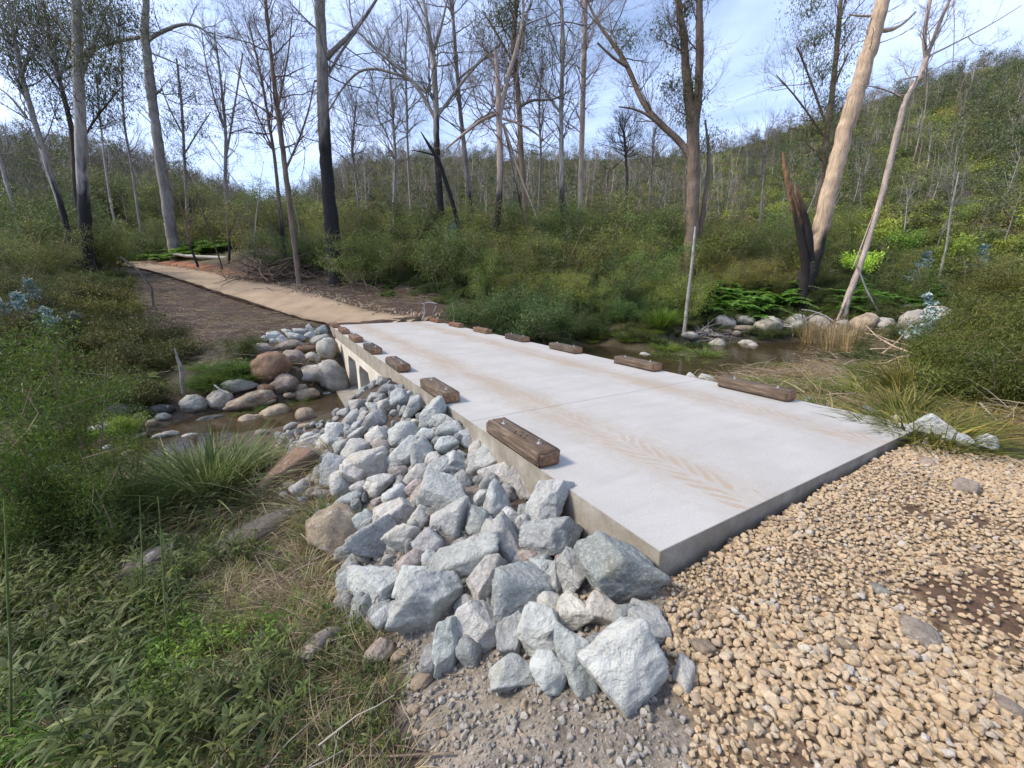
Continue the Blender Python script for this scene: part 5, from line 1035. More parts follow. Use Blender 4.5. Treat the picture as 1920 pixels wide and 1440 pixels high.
SW = {'scrub': 'dark green scrub bush', 'olive': 'brownish olive scrub bush', 'low': 'low leafy weed bush', 'dense': 'dense rounded green bush', 'fern': 'bright green fern', 'hill': 'leafy shrub', 'wattle': 'feathery green sapling'}
shn = {}
def shrub(kind, px, py, Y=None, h=1., wf=1., col=(1, 1, 1), label=None, group=None):
    """py is only used to find the ground when Y is not given"""
    if Y is None:
        p = hit(px, py)
        if p is None: return
    else: x = (px-960)/790*Y; p = (x, Y, 0)
    if poly_mask(np.array([p[0]]), np.array([p[1]]), ROAD)[0]: return
    s_, t_ = tost(p[0], p[1])
    if -.8 < s_ < DL+.6 and -.7 < t_ < DW+.7: return
    fam = SH[kind]; k = int(rng.integers(0, len(fam)))
    z = zname(px); g = group or f'{SW[kind]}{"es" if SW[kind].endswith("bush") else "s"} {z}'
    return place(fam[k], 'fern' if kind == 'fern' else 'shrub', (p[0], p[1], H(p[0], p[1])-.03), h, rng.uniform(0, 6.28), label or f'{SW[kind]} {z}', 'fern' if kind == 'fern' else 'shrub', g if not label or group else None, col, sxy=h*wf)
# middle belt of scrub behind the deck and pool
def belt(n, px0, px1, Y0, Y1, kinds, h0, h1, col=(1, 1, 1)):
    for i in range(n):
        k = kinds[int(rng.integers(0, len(kinds)))]; v_ = rng.uniform(.9, 2.1); w_ = rng.uniform(.85, 1.2)
        shrub(k, px0+(px1-px0)*(i+rng.uniform(-.4, 1.4))/n, 0, rng.uniform(Y0, Y1), rng.uniform(h0, h1), rng.uniform(.85, 1.25), (col[0]*v_*w_*.95, col[1]*v_*1.05, col[2]*v_*.95))
belt(24, 650, 1300, 28.5, 34, ['scrub', 'olive', 'olive'], 1.1, 1.55, (1., 1.05, .9))
belt(24, 660, 1300, 24.5, 28, ['olive', 'scrub', 'olive'], .85, 1.2, (1.05, 1.05, .9))
belt(20, 900, 1330, 21.2, 24.5, ['olive', 'scrub'], .5, .85, (1.05, 1.1, .85))
belt(17, 1290, 1560, 26, 33, ['olive', 'olive', 'scrub'], .9, 1.3, (.95, 1., .8))
belt(16, 1330, 1530, 25, 27, ['olive'], .45, .75, (1.1, .98, .8))
belt(20, -120, 200, 27, 40, ['scrub'], 1.2, 1.8)
belt(22, 170, 560, 51, 58, ['scrub', 'scrub', 'olive'], 1.4, 2.2)
belt(16, 150, 430, 45, 49, ['scrub', 'olive'], .7, 1.2)
belt(13, 430, 660, 38, 46, ['scrub', 'olive'], 1.2, 1.8)
belt(12, 520, 690, 29.5, 33, ['olive', 'scrub'], .6, 1.)
belt(18, -150, 110, 21, 27, ['scrub'], .55, .95)
belt(24, 1560, 2000, 24, 38, ['olive', 'scrub', 'hill'], .5, .95, (1.2, 1.15, .9))
belt(18, 1830, 2150, 15.5, 23, ['scrub', 'olive', 'low', 'dense'], .5, .9, (1.25, 1.25, 1.))
# ferns
for i in range(34): shrub('fern', rng.uniform(190, 560), 0, rng.uniform(42.5, 45), rng.uniform(1.6, 2.6), 1., (1.5, 1.6, 1.1))
for i in range(26): shrub('fern', rng.uniform(1310, 1500), 0, rng.uniform(22.8, 25.5), rng.uniform(1.6, 2.5), 1., (1.6, 1.7, 1.2))
for i in range(20): shrub('fern', rng.uniform(1600, 1760), 0, rng.uniform(22.5, 26), rng.uniform(1.2, 2.), 1., (1.6, 1.7, 1.2))
for i in range(14): shrub('fern', rng.uniform(690, 860), 0, rng.uniform(22.5, 26), rng.uniform(.5, 1.))
# the big rounded bush beyond the deck and its neighbours
for a in ((985,600,17.3,1.25,1.05,(1.25,1.5,1.4),'big rounded dark green bush behind the middle right timbers'),(905,600,17.6,.9,1.,(1.,1.25,1.2),'dark green bush left in front of the big rounded one'),(1045,600,18.2,.95,1.,(1.2,1.5,1.3),'green bush at the right shoulder of the big rounded one'),
          (1180,600,20.5,.75,1.2,(.8,1.15,1.15),'low blue-green bush left of the grass tussock'),(1120,600,20.2,.6,1.2,(.85,1.05,1.),'small bush between the rounded bush and the tussock'),(865,600,18.6,.5,1.,(.8,.95,.9),'small dark bush beside the far right timbers'),(1240,600,21.5,.6,1.2,(.8,1.1,1.1),'low green bush behind the tussock')):
    shrub('dense', a[0], a[1], a[2], a[3], a[4], a[5], a[6])
# left bank weeds
for i in range(75):
    px, py = rng.uniform(-60, 400), rng.uniform(545, 770)
    if px > 250 and py < 640: px = rng.uniform(0, 260)
    if px > 300+(py-640)*.5 and py < 740: continue
    pp = hit(px, py)
    if pp is None or poly_mask(np.array([pp[0]]), np.array([pp[1]]), soilL)[0]: continue
    g = rng.uniform(.7, 1.35); shrub('low' if rng.random() < .8 else 'fern', px, py, None, rng.uniform(.4, 1.15), 1.05, (g*1.0, g*.8, g*.75), None)
for i in range(22): shrub('scrub', rng.uniform(-60, 210), rng.uniform(535, 680), None, rng.uniform(.2, .42), 1.3, (.8, .7, .65), None)
for i in range(12): shrub('low', rng.uniform(40, 240), rng.uniform(520, 560), None, rng.uniform(.4, .8), 1.2, (1.1, 1., .8))
for a in ((230,800,.4,'bright lime-green weed patch beside the blackish creek stone'),(195,815,.35,'bright green weed patch left of the blackish stone'),(105,825,.35,'small bright weed patch on the far creek edge')):
    o = shrub('low', a[0], a[1], None, a[2], 1.5, (2.4, 2.6, 1.2), a[3])
for a in ((505,770,.28,'green creeping weeds over the tan boulders by the creek'),(560,762,.24,'bright weeds on the tan boulders near the riprap'),(470,785,.25,'green weeds at the foot of the long tan boulder')):
    shrub('low', a[0], a[1], None, a[2], 1.6, (1.5, 1.7, 1.), a[3])
# blue-leaved gum saplings
def blue_sapling(px, Y, h, n, label, seed, ln=.07, wd=.045):
    global rng; rng = np.random.default_rng(seed); st = []; P = []; D = []
    Q, _ = polyline((0, 0, -.05), (.05, 0, 1), h, 10, .05); st.append((Q, np.linspace(.02, .005, 10), .5))
    for i in range(n):
        t = rng.uniform(.2, 1)*9; i0 = min(int(t), 8); d = rdir(1, .5)[0]; B, _ = polyline(Q[i0], d, h*.38*(1.15-t/9), 6, .1, .03); st.append((B, np.linspace(.006, .002, 6), .6))
        for j in range(1, 6):
            for s_ in range(4): P.append(B[j]+rng.normal(size=3)*.02); D.append(rdir(1, .3)[0])
    v, f, t = leaves(P, D, ln*rng.uniform(.7, 1.3, len(P)), wd, rng.random(len(P))); x = (px-960)/790*Y
    a = fast_mesh('foliage', v, f, attr=t); a.materials.append(M['blue']); v, f, t = tubes(st, 4); b = fast_mesh('stems', v, f, attr=t); b.materials.append(M['twig'])
    place([('foliage', a), ('stems', b)], 'gum_sapling', (x, Y, H(x, Y)), 1., 0, label, 'sapling', None)
blue_sapling(1775, 10.5, 2.1, 26, 'silvery blue-leaved gum sapling above the right end of the pool', 401, .10, .06)
blue_sapling(1730, 26, 2.4, 40, 'blue-green rounded sapling on the right hillside', 402, .16, .09)
blue_sapling(838, 27, 3.4, 50, 'tall blue-leaved sapling in front of the leaning black snag', 403, .16, .08)
blue_sapling(960, 23.5, 1.6, 20, 'small pale-leaved sapling above the big rounded bush', 404, .13, .06)
blue_sapling(1845, 27, 2.2, 40, 'blue-green sapling high on the right hillside', 405, .16, .09)
blue_sapling(1800, 10, 1.1, 14, 'small silvery sprig at the foot of the blue sapling', 406, .08, .05)
for i, (px, Y, h) in enumerate(((10,13.5,1.5),(60,13,1.35),(105,13.5,1.1),(-50,13,1.6),(40,15,1.4))): blue_sapling(px, Y, h, 44, ['blue-leaved sapling hugging the left frame side','broad blue-leaved sapling at the left bank','blue-leaved sapling nearest the red soil at left','blue-leaved sapling cut by the left frame side','blue-leaved sapling behind the left bank ones'][i], 410+i, .11, .045)
rng = np.random.default_rng(123)
# feathery wattle saplings near left
for i, (px, py, Y, h, lab) in enumerate(((90,0,3.8,.75,'feathery green wattle sapling nearest at the left frame side'),(0,0,4.4,1.05,'tall feathery wattle sapling at the left frame side'),(-60,0,4.,1.1,'feathery wattle sapling cut by the left frame side'))):
    shrub('wattle', px, py, Y, h, .9, (1.15, .92, .9), lab)
# tussocks
def tussock(px, py, me, s, label, Y=None, cat='grass', col=(1, 1, 1), name='grass_tussock', group=None):
    p = hit(px, py) if Y is None else ((px-960)/790*Y, Y, 0); o = mk(name, me, loc=(p[0], p[1], H(p[0], p[1])-.02)); o.scale = (s, s, s); o.rotation_euler = (0, 0, rng.uniform(0, 6.28)); o.color = (*col, 1); tag(o, label, cat, group); return o
strap = blades(500, 520, .85, .016, .5, arch=1.1, dry=.22, seg=7, stiff=.75); strap2 = blades(501, 700, .9, .02, .35, arch=.7, dry=.06, seg=6, stiff=.8); tuft = blades(502, 160, .22, .006, .3, dry=.3, seg=4, stiff=.7); tuft2 = blades(503, 220, .3, .005, .5, 'straw', arch=1.6, dry=.4, seg=5, stiff=.4); reeds = blades(504, 160, 1.2, .012, .8, 'straw', arch=.35, dry=.5, seg=5, stiff=1.05); isl = blades(505, 420, .4, .012, 1.0, dry=.12, arch=1.4, seg=5, stiff=.6)
rng = np.random.default_rng(124)
tussock(395, 935, strap, 1.35, 'large long-bladed grass tussock in front of the creek'); tussock(445, 915, strap, 1., 'right side part of the long grass by the creek'); tussock(345, 910, strap, 1., 'left side part of the long grass by the creek')
tussock(1240, 618, strap2, 1.45, 'spiky round bright green tussock at the far pool edge', col=(1.3, 1.5, .6))
tussock(640, 1000, tuft, 1.4, 'small green grass tuft beside the half buried brown boulder'); tussock(590, 1010, tuft, 1.2, 'small grass tuft left of the half buried brown boulder'); tussock(620, 1045, tuft, 1.2, 'grass tuft in front of the half buried brown boulder')
for i, (px, py) in enumerate(((1230,690),(1260,672),(1290,690),(1320,668),(1350,672),(1250,655),(1300,652),(1340,652),(1220,672),(1370,660))): tussock(px, py, isl, 1.5, 'green grass clump on the small island in the pool', col=(.9, 1.05, .7), group='green grass clumps on the pool island')
for i in range(10): tussock(1565+rng.normal()*26, 655+rng.normal()*10, reeds, rng.uniform(.9, 1.4), 'dry straw-coloured reed clump before the pool boulders', group='dry reed clumps before the pool boulders', name='reed_clump')
for i in range(46):
    px = rng.uniform(1330, 1720); py = rng.uniform(665, 790); tussock(px, py, tuft2 if rng.random() < .65 else isl, rng.uniform(.8, 1.8), 'tangled dry grass clump on the bank right of the deck', group='tangled grass clumps on the right bank', col=(1., .95, .8))
for i in range(60):
    px = rng.uniform(1640, 1960); py = 640+rng.uniform(0, 190); 
    if px < 1740 and py < 690: continue
    tussock(px, py, [tuft2, tuft2, isl, strap][int(rng.integers(0, 4))], rng.uniform(.7, 1.4), 'long yellow-green grass clump on the right bank beside the gravel', group='long grass clumps beside the gravel', col=(1.15, .88, .6))
for i, (px, Y, h_) in enumerate(((1900,8,.6),(1960,7,.75),(1880,11,.7),(2000,6,.7),(1930,9.5,.8),(1990,8,.9))): shrub('dense', px, 0, Y, h_, .9, (1.25, 1.1, .7), 'tall yellow-green bush on the right bank above the gravel', 'tall yellow-green bushes on the right bank')
for i in range(22): shrub('low', rng.uniform(1760, 2000), rng.uniform(650, 770), None, rng.uniform(.5, 1.), 1.1, (1.2, 1.25, .85), None)
for i in range(12): shrub('dense', rng.uniform(1900, 2150), 0, rng.uniform(9.5, 14), rng.uniform(.5, .8), 1.1, (1.15, .98, .7), None)
for i in range(14): tussock(rng.uniform(430, 640), rng.uniform(830, 1000), tuft2 if rng.random() < .6 else tuft, rng.uniform(.9, 1.8), 'small dry grass tuft on the near creek bank', group='dry grass tufts on the near creek bank')
for i in range(26): tussock(rng.uniform(1080, 1230), rng.uniform(615, 640), isl, rng.uniform(.5, .9), 'low green grass clump on the far pool bank', group='low grass clumps on the far pool bank', col=(1., 1.1, .6))
for i in range(14): tussock(rng.uniform(380, 470), rng.uniform(690, 730), isl, rng.uniform(.9, 1.4), 'green grass clump on the far bank by the reddish boulder', group='grass clumps on the far bank by the reddish boulder', col=(.8, .95, .7))
for i in range(34): tussock(rng.uniform(1430, 1700), rng.uniform(560, 600), isl, rng.uniform(.8, 1.6), 'yellow-green grass clump behind the pool boulders', group='grass clumps behind the pool boulders', col=(1.2, 1.35, .6))

for i, (px, py) in enumerate(((300,930),(330,950),(265,940),(360,960),(420,950),(470,900),(520,880),(500,930))): tussock(px, py, tuft2, rng.uniform(1.4, 2.2), 'flattened yellow straw clump on the near creek bank', group='flattened straw clumps on the near creek bank', col=(1.3, 1.25, 1.1))
# ---------------------------------------------------------------- ground cover in the near left
W1 = [weed_mesh(600+i, .30, 5, 'weed', .085, .016, 12) for i in range(4)]
W2 = [weed_mesh(610+i, .5, 4, 'weed', .13, .02, 14, .8) for i in range(3)]
W3 = [weed_mesh(620+i, .22, 7, 'lime', .06, .014, 10, .9) for i in range(2)]
def merged(parts_, name):
    V_, F_, A_, n = [], [], [], 0
    for _, me in parts_:
        v = np.empty(len(me.vertices)*3, np.float32); me.vertices.foreach_get('co', v); a = np.empty(len(me.vertices), np.float32); me.attributes['tone'].data.foreach_get('value', a)
        fs = [list(p.vertices) for p in me.polygons]; V_.append(v.reshape(-1, 3)); A_.append(a)
        for q in fs: F_ += [[q[0]+n, q[1]+n, q[2]+n]]+([[q[0]+n, q[2]+n, q[3]+n]] if len(q) == 4 else [])
        n += len(me.vertices)
    m_ = fast_mesh(name, np.concatenate(V_), np.array(F_), attr=np.concatenate(A_)); m_.materials.append(parts_[0][1].materials[0]); return m_
gc = [raw('weed_piece', merged(w_, 'weed'), M['weed']) for w_ in W1+W2+W3]
gt = blades(630, 60, .16, .004, .25, dry=.3, seg=4, stiff=.65); gt2 = blades(631, 50, .2, .0035, .35, 'straw', arch=1.8, dry=.4, seg=5, stiff=.35)
rng = np.random.default_rng(125)
cover = [atz(560,890,-1)[:2], atz(640,1090,-.8)[:2], atz(700,1200,-.7)[:2], atz(760,1270,-.62)[:2], atz(740,1480,-.6)[:2], (-.9,.2), (-8,-.5), (-11,4.5), (-9.5,5.4), atz(60,905,-1.35)[:2], atz(250,925,-1.25)[:2], atz(420,900,-1.2)[:2], atz(520,850,-1.15)[:2]]
def coverpts(d, dens, m_=1200):
    x, y = jgrid(-11, 0, -.4, 8, d); k = poly_mask(x+fbm(x*2, y*2)*.3, y+fbm(x*2+5, y*2)*.3, cover) & (rng.random(len(x)) < dens(x, y)); x, y = x[k], y[k]; v_, u_, w_ = inview(x, y, None, m_); return x[v_], y[v_], u_[v_], w_[v_]
# weeds are thick at the lower left, thin towards the rocks
bare = lambda x, y: np.clip(.2+1.5*fbm(x*.9+3, y*.9, 3)+.3*np.clip(-x-1.6, 0, 2)-.5*(y > 3.6)*(x > -5), .03, 1)
x, y, u_, w_ = coverpts(.085, bare)
q = len(x); pick = np.where(u_ < 620, rng.integers(0, 9, q), rng.integers(0, 4, q)); pick = np.where(fbm(x*1.2, y*1.2) > .2, 7+rng.integers(0, 2, q), pick)
sc = rng.uniform(.5, 1.35, q)*np.where(u_ > 520, .55, 1.)
RT = np.stack([rng.normal(size=q)*.25, rng.normal(size=q)*.25, rng.uniform(0, 6.28, q)], 1)
scatter('ground_weeds', gc, np.stack([x, y, Hg(x, y)], 1), sc, RT, pick, 'tangle of lance-leaved green weeds covering the near left slope', 'weeds')
print('weeds', q)
gp = [raw('grass_piece', gt, M['grass']), raw('straw_piece', gt2, M['straw'])]
x, y, u_, w_ = coverpts(.07, lambda x, y: np.clip(.55+fbm(x*1.5, y*1.5, 3)*1., .1, 1))
q = len(x); pk = (rng.random(q) < np.where((w_ < 1000) | (u_ > 480), .62, .45)).astype(int)
scatter('ground_grass', gp, np.stack([x, y, Hg(x, y)], 1), rng.uniform(.6, 1.3, q), np.stack([rng.normal(size=q)*.2, rng.normal(size=q)*.2, rng.uniform(0, 6.28, q)], 1), pk, 'short green and dry grass matting the near left slope', 'grass')
# dead stalks and litter lying on the bank
tws = []
for i in range(5):
    Ls = []
    for j in range(9):
        a = rng.uniform(0, 6.28); P, _ = polyline((rng.normal()*.12, rng.normal()*.12, .015+.03*rng.random()), (math.cos(a), math.sin(a), rng.normal()*.12), rng.uniform(.1, .4), 5, .14); P[:, 2] = np.maximum(P[:, 2], .004); Ls.append((P, np.linspace(.003, .0012, 5)*rng.uniform(.6, 1.5), rng.uniform(.1, 1.)))
    v, f, a = tubes(Ls, 3); me = fast_mesh('litter', v, f, attr=a); me.materials.append(M['twig' if i < 3 else 'straw']); tws.append(raw('litter_piece', me, M['twig']))
x, y, u_, w_ = coverpts(.12, lambda x, y: .55+0*x)
x2, y2 = jgrid(3.5, 16, 5, 17, .3); s_, t_ = tost(x2, y2); k = (t_ > 5.2) & (Hg(x2, y2) > -1.15) & (y2 < 16+0*x2); x2, y2 = x2[k], y2[k]
x3, y3 = jgrid(-26, -4, 12, 38, .45); k = ~poly_mask(x3, y3, ROAD) & (tost(x3, y3)[1] < -.6) | (tost(x3, y3)[0] > 18) & ~poly_mask(x3, y3, ROAD); x3, y3 = x3[k], y3[k]
x4, y4 = np.r_[x, x2, x3], np.r_[y, y2, y3]; q = len(x4); sc = np.r_[rng.uniform(.6, 1.5, len(x)), rng.uniform(1.2, 2.8, len(x2)), rng.uniform(1.2, 2.6, len(x3))]
scatter('dead_litter', tws, np.stack([x4, y4, Hg(x4, y4)], 1), sc, np.stack([rng.normal(size=q)*.1, rng.normal(size=q)*.1, rng.uniform(0, 6.28, q)], 1), rng.integers(0, 5, q), 'dead stalks and twigs lying on the banks')
# far and middle ground cover: low tufts on slopes
LOW = [raw('cover_piece', merged(w_, 'cover'), M['weed']) for w_ in SH['low'][:2]]
x, y = jgrid(-26, 32, 5, 34, .55); z = Hg(x, y); s_, t_ = tost(x, y)
k = (z > -1.05) & ~poly_mask(x, y, ROAD) & ~((s_ > -2) & (s_ < 18.5) & (t_ > -2.6) & (t_ < 6.2)) & ~poly_mask(x+fbm(x, y)*.6, y+fbm(x+4, y)*.6, soilL) & ~((x > 3) & (x < 10) & (y < 15)) & ~poly_mask(x, y, cover)
k &= (rng.random(len(x)) < np.where((x < -4) & (y < 22), np.clip(.35+fbm(x*.7, y*.7)*1.2, .05, .8), .62)); x, y, z = x[k], y[k], z[k]; q = len(x)
scatter('undergrowth', LOW, np.stack([x, y, z-.03], 1), rng.uniform(.2, .75, q)*(1+.6*fbm(x*.5, y*.5)), np.stack([np.zeros(q), np.zeros(q), rng.uniform(0, 6.28, q)], 1), rng.integers(0, 2, q), 'low green undergrowth covering the creek flats', 'undergrowth')
print('undergrowth', q)

# ---------------------------------------------------------------- forest on the hills
def stick_mesh(seed, h, nb, tone, leaf=0):
    global rng; rng = np.random.default_rng(seed); c0, c1 = (np.array(c) for c in BK[tone]); Ls = []
    P, _ = polyline((0, 0, -.5), (rng.normal()*.05, rng.normal()*.05, 1), h, 6, .04, .03); Ls.append((P, np.linspace(.13, .03, 6), c0*1.05))
    E_ = []
    for i in range(nb):
        t = rng.uniform(.35, 1)*5; i0 = min(int(t), 4); d = rdir(1, .5)[0]; d[2] = abs(d[2])+.3; Q, _ = polyline(P[i0]+(P[i0+1]-P[i0])*(t-i0), d/np.linalg.norm(d), h*rng.uniform(.1, .25), 3, .2); Q = np.concatenate([Q, [Q[-1]+(Q[-1]-Q[-2])]*3]); Ls.append((Q[:6], np.linspace(.035, .012, 6), c1*1.3)); E_.append(Q[2])
        for _ in range(2):
            Q2, _ = polyline(Q[1], rdir(1, .5)[0], h*.12, 6, .2); Ls.append((Q2, np.linspace(.018, .008, 6), c1*1.3))
    v, f, a = tubes(Ls, 3); me = fast_mesh('stick_tree', v, f, attr=a); me.materials.append(M['bark']); me.materials.append(M['gum'])
    if leaf:
        cc = [(e_, None) for e_ in E_]; v2, f2, a2 = clusters_leaves(cc, leaf, .55, .42, .16)
        me2 = fast_mesh('leaf_tree', v2, f2, attr=a2); me2.materials.append(M['gum']); return me, me2
    return me, None
st_ = []
for i in range(7): st_.append(raw('a_stick%d' % i, stick_mesh(800+i, 9+i % 3, 12, ['grey', 'pale', 'brown', 'dark', 'grey', 'pale', 'grey'][i])[0], M['bark']))
lt_ = []
for i in range(3):
    a, b_ = stick_mesh(820+i, 8, 12, 'grey', 26); lt_.append(raw('b_leaf%d' % i, b_, M['gum']))
hs = [raw('c_shrub%d' % i, merged([s_[0]], 'hill_shrub'), M['scrub']) for i, s_ in enumerate(SH['hill'])]
rng = np.random.default_rng(321)
N = 30000; px = rng.uniform(-500, 2500, N); _, Yr, Yf = far_params((px-960)/790*100, np.full(N, 100.)); t = rng.random(N)**.62; Y = Yf+4+(Yr-Yf+8)*t; x = (px-960)/790*Y; z = Hg(x, Y)
right = px > 1330+200*rng.normal(size=N)*.3
ridge = (t > .93)
d_ = fbm(x*.06, Y*.06, 3)
gap = (px > 450) & (px < 560)
# sticks
k = (rng.random(N) < np.where(right, np.where(ridge, .6, np.where(t > .75, .28, .09)), np.where(ridge, .3, .14)))
P = np.stack([x, Y, z], 1)[k]; q = len(P); sz = rng.uniform(.45, 1.05, q)*np.where(right[k], .5, .68)
scatter('hillside_bare_trees', st_, P, np.stack([sz*1.0, sz*1.0, sz], 1), np.stack([rng.normal(size=q)*.06, rng.normal(size=q)*.06, rng.uniform(0, 6.28, q)], 1), rng.integers(0, 7, q), 'far-off mass of bare burnt trees covering the hills', 'forest')
k2 = rng.random(N) < np.where(right, .10, .07)*np.where(ridge, 1.6, 1); P2 = np.stack([x, Y, z], 1)[k2]; q2 = len(P2); sz = rng.uniform(.5, 1., q2)*np.where(right[k2], .6, .75)
scatter('hillside_leafy_trees', lt_, P2, sz, np.stack([rng.normal(size=q2)*.06, rng.normal(size=q2)*.06, rng.uniform(0, 6.28, q2)], 1), rng.integers(0, 3, q2), 'regrowing leafy trees scattered through the hillside forest', 'forest')
k3 = rng.random(N) < np.where(right, .8, .7); P3 = np.stack([x, Y, z-.2], 1)[k3]; q3 = len(P3); sz = rng.uniform(.3, .9, q3)*np.where(right[k3], .9, .8)
pk = np.where(right[k3], rng.choice([0, 1, 1, 2], q3), rng.choice([0, 2, 2, 2], q3))
scatter('hillside_shrubs', hs, P3, sz, np.stack([rng.normal(size=q3)*.1, rng.normal(size=q3)*.1, rng.uniform(0, 6.28, q3)], 1), pk, 'green and olive shrubs blanketing the hillsides', 'shrubs')
print('hill', q, q2, q3)

# ---------------------------------------------------------------- fallen wood
def sticks(name, px, py, Y, n, L0, L1, rad, r0, r1, label, cat, h=.5, tone='pink', seed=1, col=None):
    global rng; rng = np.random.default_rng(seed); x = (px-960)/790*Y; z0 = H(x, Y); Ls = []; c0 = np.array(BK[tone][0]) if col is None else np.array(col)
    root = empty(name, (x, Y, z0)); tag(root, label, cat)
    for i in range(n):
        a = rng.uniform(0, 6.28); c = rng.normal(size=3)*np.array([rad, rad*.7, 0]); c[2] = abs(rng.normal())*h*max(.1, 1-np.hypot(c[0], c[1])/rad/2); d = np.array([math.cos(a), math.sin(a)*.6, rng.normal()*.35])
        P, _ = polyline(c-d*.3, d, rng.uniform(L0, L1), 5, .12); r_ = rng.uniform(r0, r1); Ls.append((P, np.linspace(r_, r_*.4, 5), c0*rng.uniform(.5, 1.25)))
    for q in Ls[:14]:
        v, f, a = tubes([q], 5); mk('stick', fast_mesh('stick', v, f, smooth=True, attr=a), root, M['bark'])
    if len(Ls) > 14:
        v, f, a = tubes(Ls[14:], 4); o = mk('small_sticks', fast_mesh('small_sticks', v, f, attr=a), root, M['bark']); o['kind'] = 'stuff'
sticks('stick_heap', 515, 500, 28.5, 520, .7, 2.2, 1.3, .012, .045, 'heap of dead sticks and branches beside the track', 'stick heap', 1.1, 'brown', 901, (.2, .145, .10))
sticks('driftwood_pile', 1540, 575, 21.8, 46, .8, 2.4, 1.1, .02, .06, 'pile of pale driftwood on top of the pool boulders', 'driftwood', .5, 'pale', 902)
sticks('driftwood_pile', 1330, 600, 20.3, 60, .5, 1.6, .8, .01, .03, 'tangle of grey twigs at the far pool edge right of the tussock', 'driftwood', .3, 'grey', 903)
sticks('dead_branches', 1850, 650, 9.5, 16, .8, 1.8, .8, .01, .025, 'pale dead branches sticking out of the right bank bushes', 'branches', .8, 'tan', 904)
sticks('fallen_twigs', 640, 545, 25, 60, .5, 1.5, 2., .01, .03, 'scattered dead twigs on the bare soil right of the track', 'twigs', .15, 'brown', 905)
sticks('dead_stalks', 1010, 600, 17, 60, .8, 1.4, .3, .008, .018, 'hanging skirt of dead brown stalks under the rounded bush', 'dead stalks', .8, 'brown', 906, (.2, .15, .11))
def pole(name, pts, Y, label, cat, tone='pale', k=7):
    P = np.array([atd(a, b_, Y if np.isscalar(Y) else Y[i]) for i, (a, b_, w_) in enumerate(pts)]); Yv = P[:, 1]; r_ = np.array([w_*q/790/2 for (a, b_, w_), q in zip(pts, Yv)]); n = len(pts); t = np.linspace(0, n-1, (n-1)*4+1)
    o = np.stack([np.interp(t, range(n), P[:, c]) for c in range(3)], 1); rr = np.interp(t, range(n), r_); o[1:-1] += rng.normal(size=(len(o)-2, 3))*rr[1:-1, None]*.15
    c0 = np.array(BK[tone][0]); v, f, a = tubes([(o, rr, c0*rng.uniform(.8, 1.15, (len(o), 1)))], k); ob = mk(name, fast_mesh(name, v-o[0], f, smooth=True, attr=a), mat=M['bark'], loc=o[0]); tag(ob, label, cat); return ob
pole('fallen_log', [(325,477,5),(370,482,7),(420,484,7),(472,485,5)], [42,41,40,39], 'long pale fallen log lying beyond the track, left of the stick heap', 'log')
pole('dead_branch', [(226,482,3),(262,508,5),(284,540,5),(287,575,4)], 13, 'bent dark dead branch rising from the left bank weeds', 'branch', 'dark')
pole('dead_stump_stick', [(344,738,7),(340,700,8),(333,670,5),(327,652,2)], 10.2, 'weathered grey split stick standing at the far creek bank', 'stick', 'grey')
pole('dead_branch', [(402,722,3),(415,732,4),(430,738,3)], 9.6, 'short pale stick lying on the light boulder by the creek', 'stick')
pole('driftwood', [(795,568,3),(798,585,5),(792,600,4)], 18.6, 'weathered grey root beside the far right timbers', 'driftwood', 'grey')
pole('driftwood', [(790,570,4),(805,567,4),(820,570,4),(812,590,3)], 18.7, 'bent grey branch beside the far right timbers', 'driftwood', 'grey')
pole('dead_branch', [(848,568,2),(852,590,3),(851,606,2)], 17.8, 'thin pale stick standing behind the far right timbers', 'stick')
pole('dead_branch', [(1608,500,3),(1625,545,3),(1650,590,2)], 21.5, 'thin pale stick leaning among the ferns right of the pinkish gum', 'stick')
pole('dead_branch', [(690,1165,3),(705,1120,3),(730,1092,2)], [2.35,2.4,2.5], 'thin dry stem leaning on the left of the big grey block', 'stick', 'brown')
pole('dead_branch', [(640,1162,3),(700,1140,4),(722,1126,3)], [2.3,2.45,2.5], 'thin brown stick lying against the big grey block', 'stick', 'brown')
for i, P_ in enumerate(([(620,1445-30,5),(720,1418,6),(850,1412,6)],[(640,1395,4),(760,1400,5),(800,1408,4)],[(230,1300,2),(470,1170,3),(545,1145,3)],[(490,1165,2),(540,1080,2),(548,1060,1)],[(790,1262,3),(850,1265,3),(880,1262,2)],[(780,1330,3),(830,1300,3),(880,1288,2)])):
    base = [hit(a, b_) for a, b_, w_ in P_]; pole('dry_stalk', P_, [q[1]-.02 for q in base], ['dry brown stalk along the bottom frame side','shorter dry stalk just above the bottom one','long thin dry stalk slanting over the weeds','thin dry stem in the weeds left of the brown boulder','thin twig under the pointed slab rock','twig crossing the crushed grey stone'][i], 'stalk', 'brown', 5)
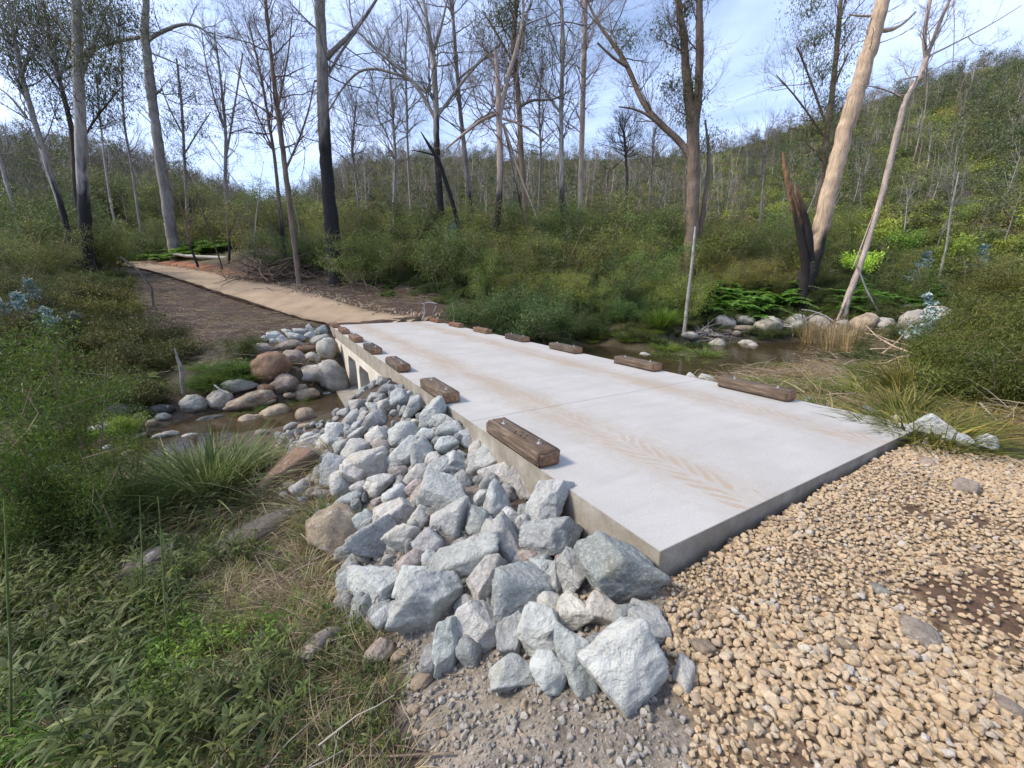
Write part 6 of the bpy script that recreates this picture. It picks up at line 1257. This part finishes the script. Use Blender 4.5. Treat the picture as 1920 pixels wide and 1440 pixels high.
# tall green stalks in the near left weeds
for i, (P_, Y, lab) in enumerate((([(318,1230,4),(308,1120,4),(302,1000,3),(296,930,2)],2.3,'tall pale green stalk in the lower left weeds'),([(352,1195,3),(330,1080,3),(300,990,2)],2.4,'second tall green stalk leaning left'),([(22,1440,7),(20,1250,6),(14,1080,5),(8,930,3)],1.75,'thick green stalk at the left frame side'),([(268,1130,3),(265,1010,3),(262,930,2)],2.7,'thin green stalk behind the two tall ones'))):
    ob = pole('weed_stalk', P_, Y, lab, 'plant stalk', 'stalk', 5)
def pot(parts_, px, py, s, label, col=(1, 1, 1)):
    p = hit(px, py); place(parts_, 'weed_plant', p, s, rng.uniform(0, 6.28), label, 'plant', None, col)
big = [weed_mesh(640+i, .34, 3, 'weed', .17, .026, 16, .5) for i in range(3)]; rng = np.random.default_rng(77)
for i, (px, py, s, lab) in enumerate(((420,1400,.9,'pale lance-leaved plant at the bottom frame side'),(345,1425,.9,'long-leaved green plant low at the bottom frame side'),(185,1400,.9,'green long-leaved plant in the bottom left corner'),(545,1330,.6,'small bright leafy plant in the lower middle weeds'),(100,1340,.8,'leafy plant beside the thick green stalk'),(470,1180,.6,'leafy plant in front of the long rock ledge'),(60,1230,.8,'leafy plant under the brown rock ledge'),(200,1010,.9,'tall leafy plant above the long grey rock ledge'),(150,1000,1.,'tall leafy plant at the left behind the ledge'),(380,1130,.6,'leafy plant before the grey ledge'),(85,1010,1.,'leafy plant close to the left frame side'),(290,1370,.7,'leafy plant left of the pale one at the bottom'))):
    pot(big[i % 3], px, py, s, lab, (1.25, 1.25, 1.1))

# ---------------------------------------------------------------- labels: order look-alikes from left to right
ORD = ['first', 'second', 'third', 'fourth', 'fifth', 'sixth', 'seventh', 'eighth', 'ninth', 'tenth', 'eleventh', 'twelfth', 'thirteenth', 'fourteenth', 'fifteenth', 'sixteenth', 'seventeenth', 'eighteenth', 'nineteenth', 'twentieth']
same = {}
for o in COL.objects:
    if o.get('label') and o.parent is None and not o.get('kind'): same.setdefault(o['label'], []).append(o)
for lab, L_ in same.items():
    if 1 < len(L_) and L_[0].name.split('.')[0] not in ('gravel_stone', 'gap_stone'):
        L_.sort(key=lambda o: o.location.x/max(.5, o.location.y))
        nr = -(-len(L_)//20); by = sorted(L_, key=lambda o: o.location.y); names = {1: [''], 2: ['front row, ', 'back row, '], 3: ['front row, ', 'middle row, ', 'back row, ']}.get(nr)
        if names is None: continue
        for r_ in range(nr):
            sub = [o for o in L_ if o in by[r_*len(L_)//nr:(r_+1)*len(L_)//nr]]
            for k, o in enumerate(sub): o['label'] = f'{lab}, {names[r_]}{ORD[k]} from left'
for o in COL.objects:
    w_ = (o.get('label') or '').split()
    if len(w_) > 16: o['label'] = ' '.join(w_[:16]); print('LONG', o['label'])
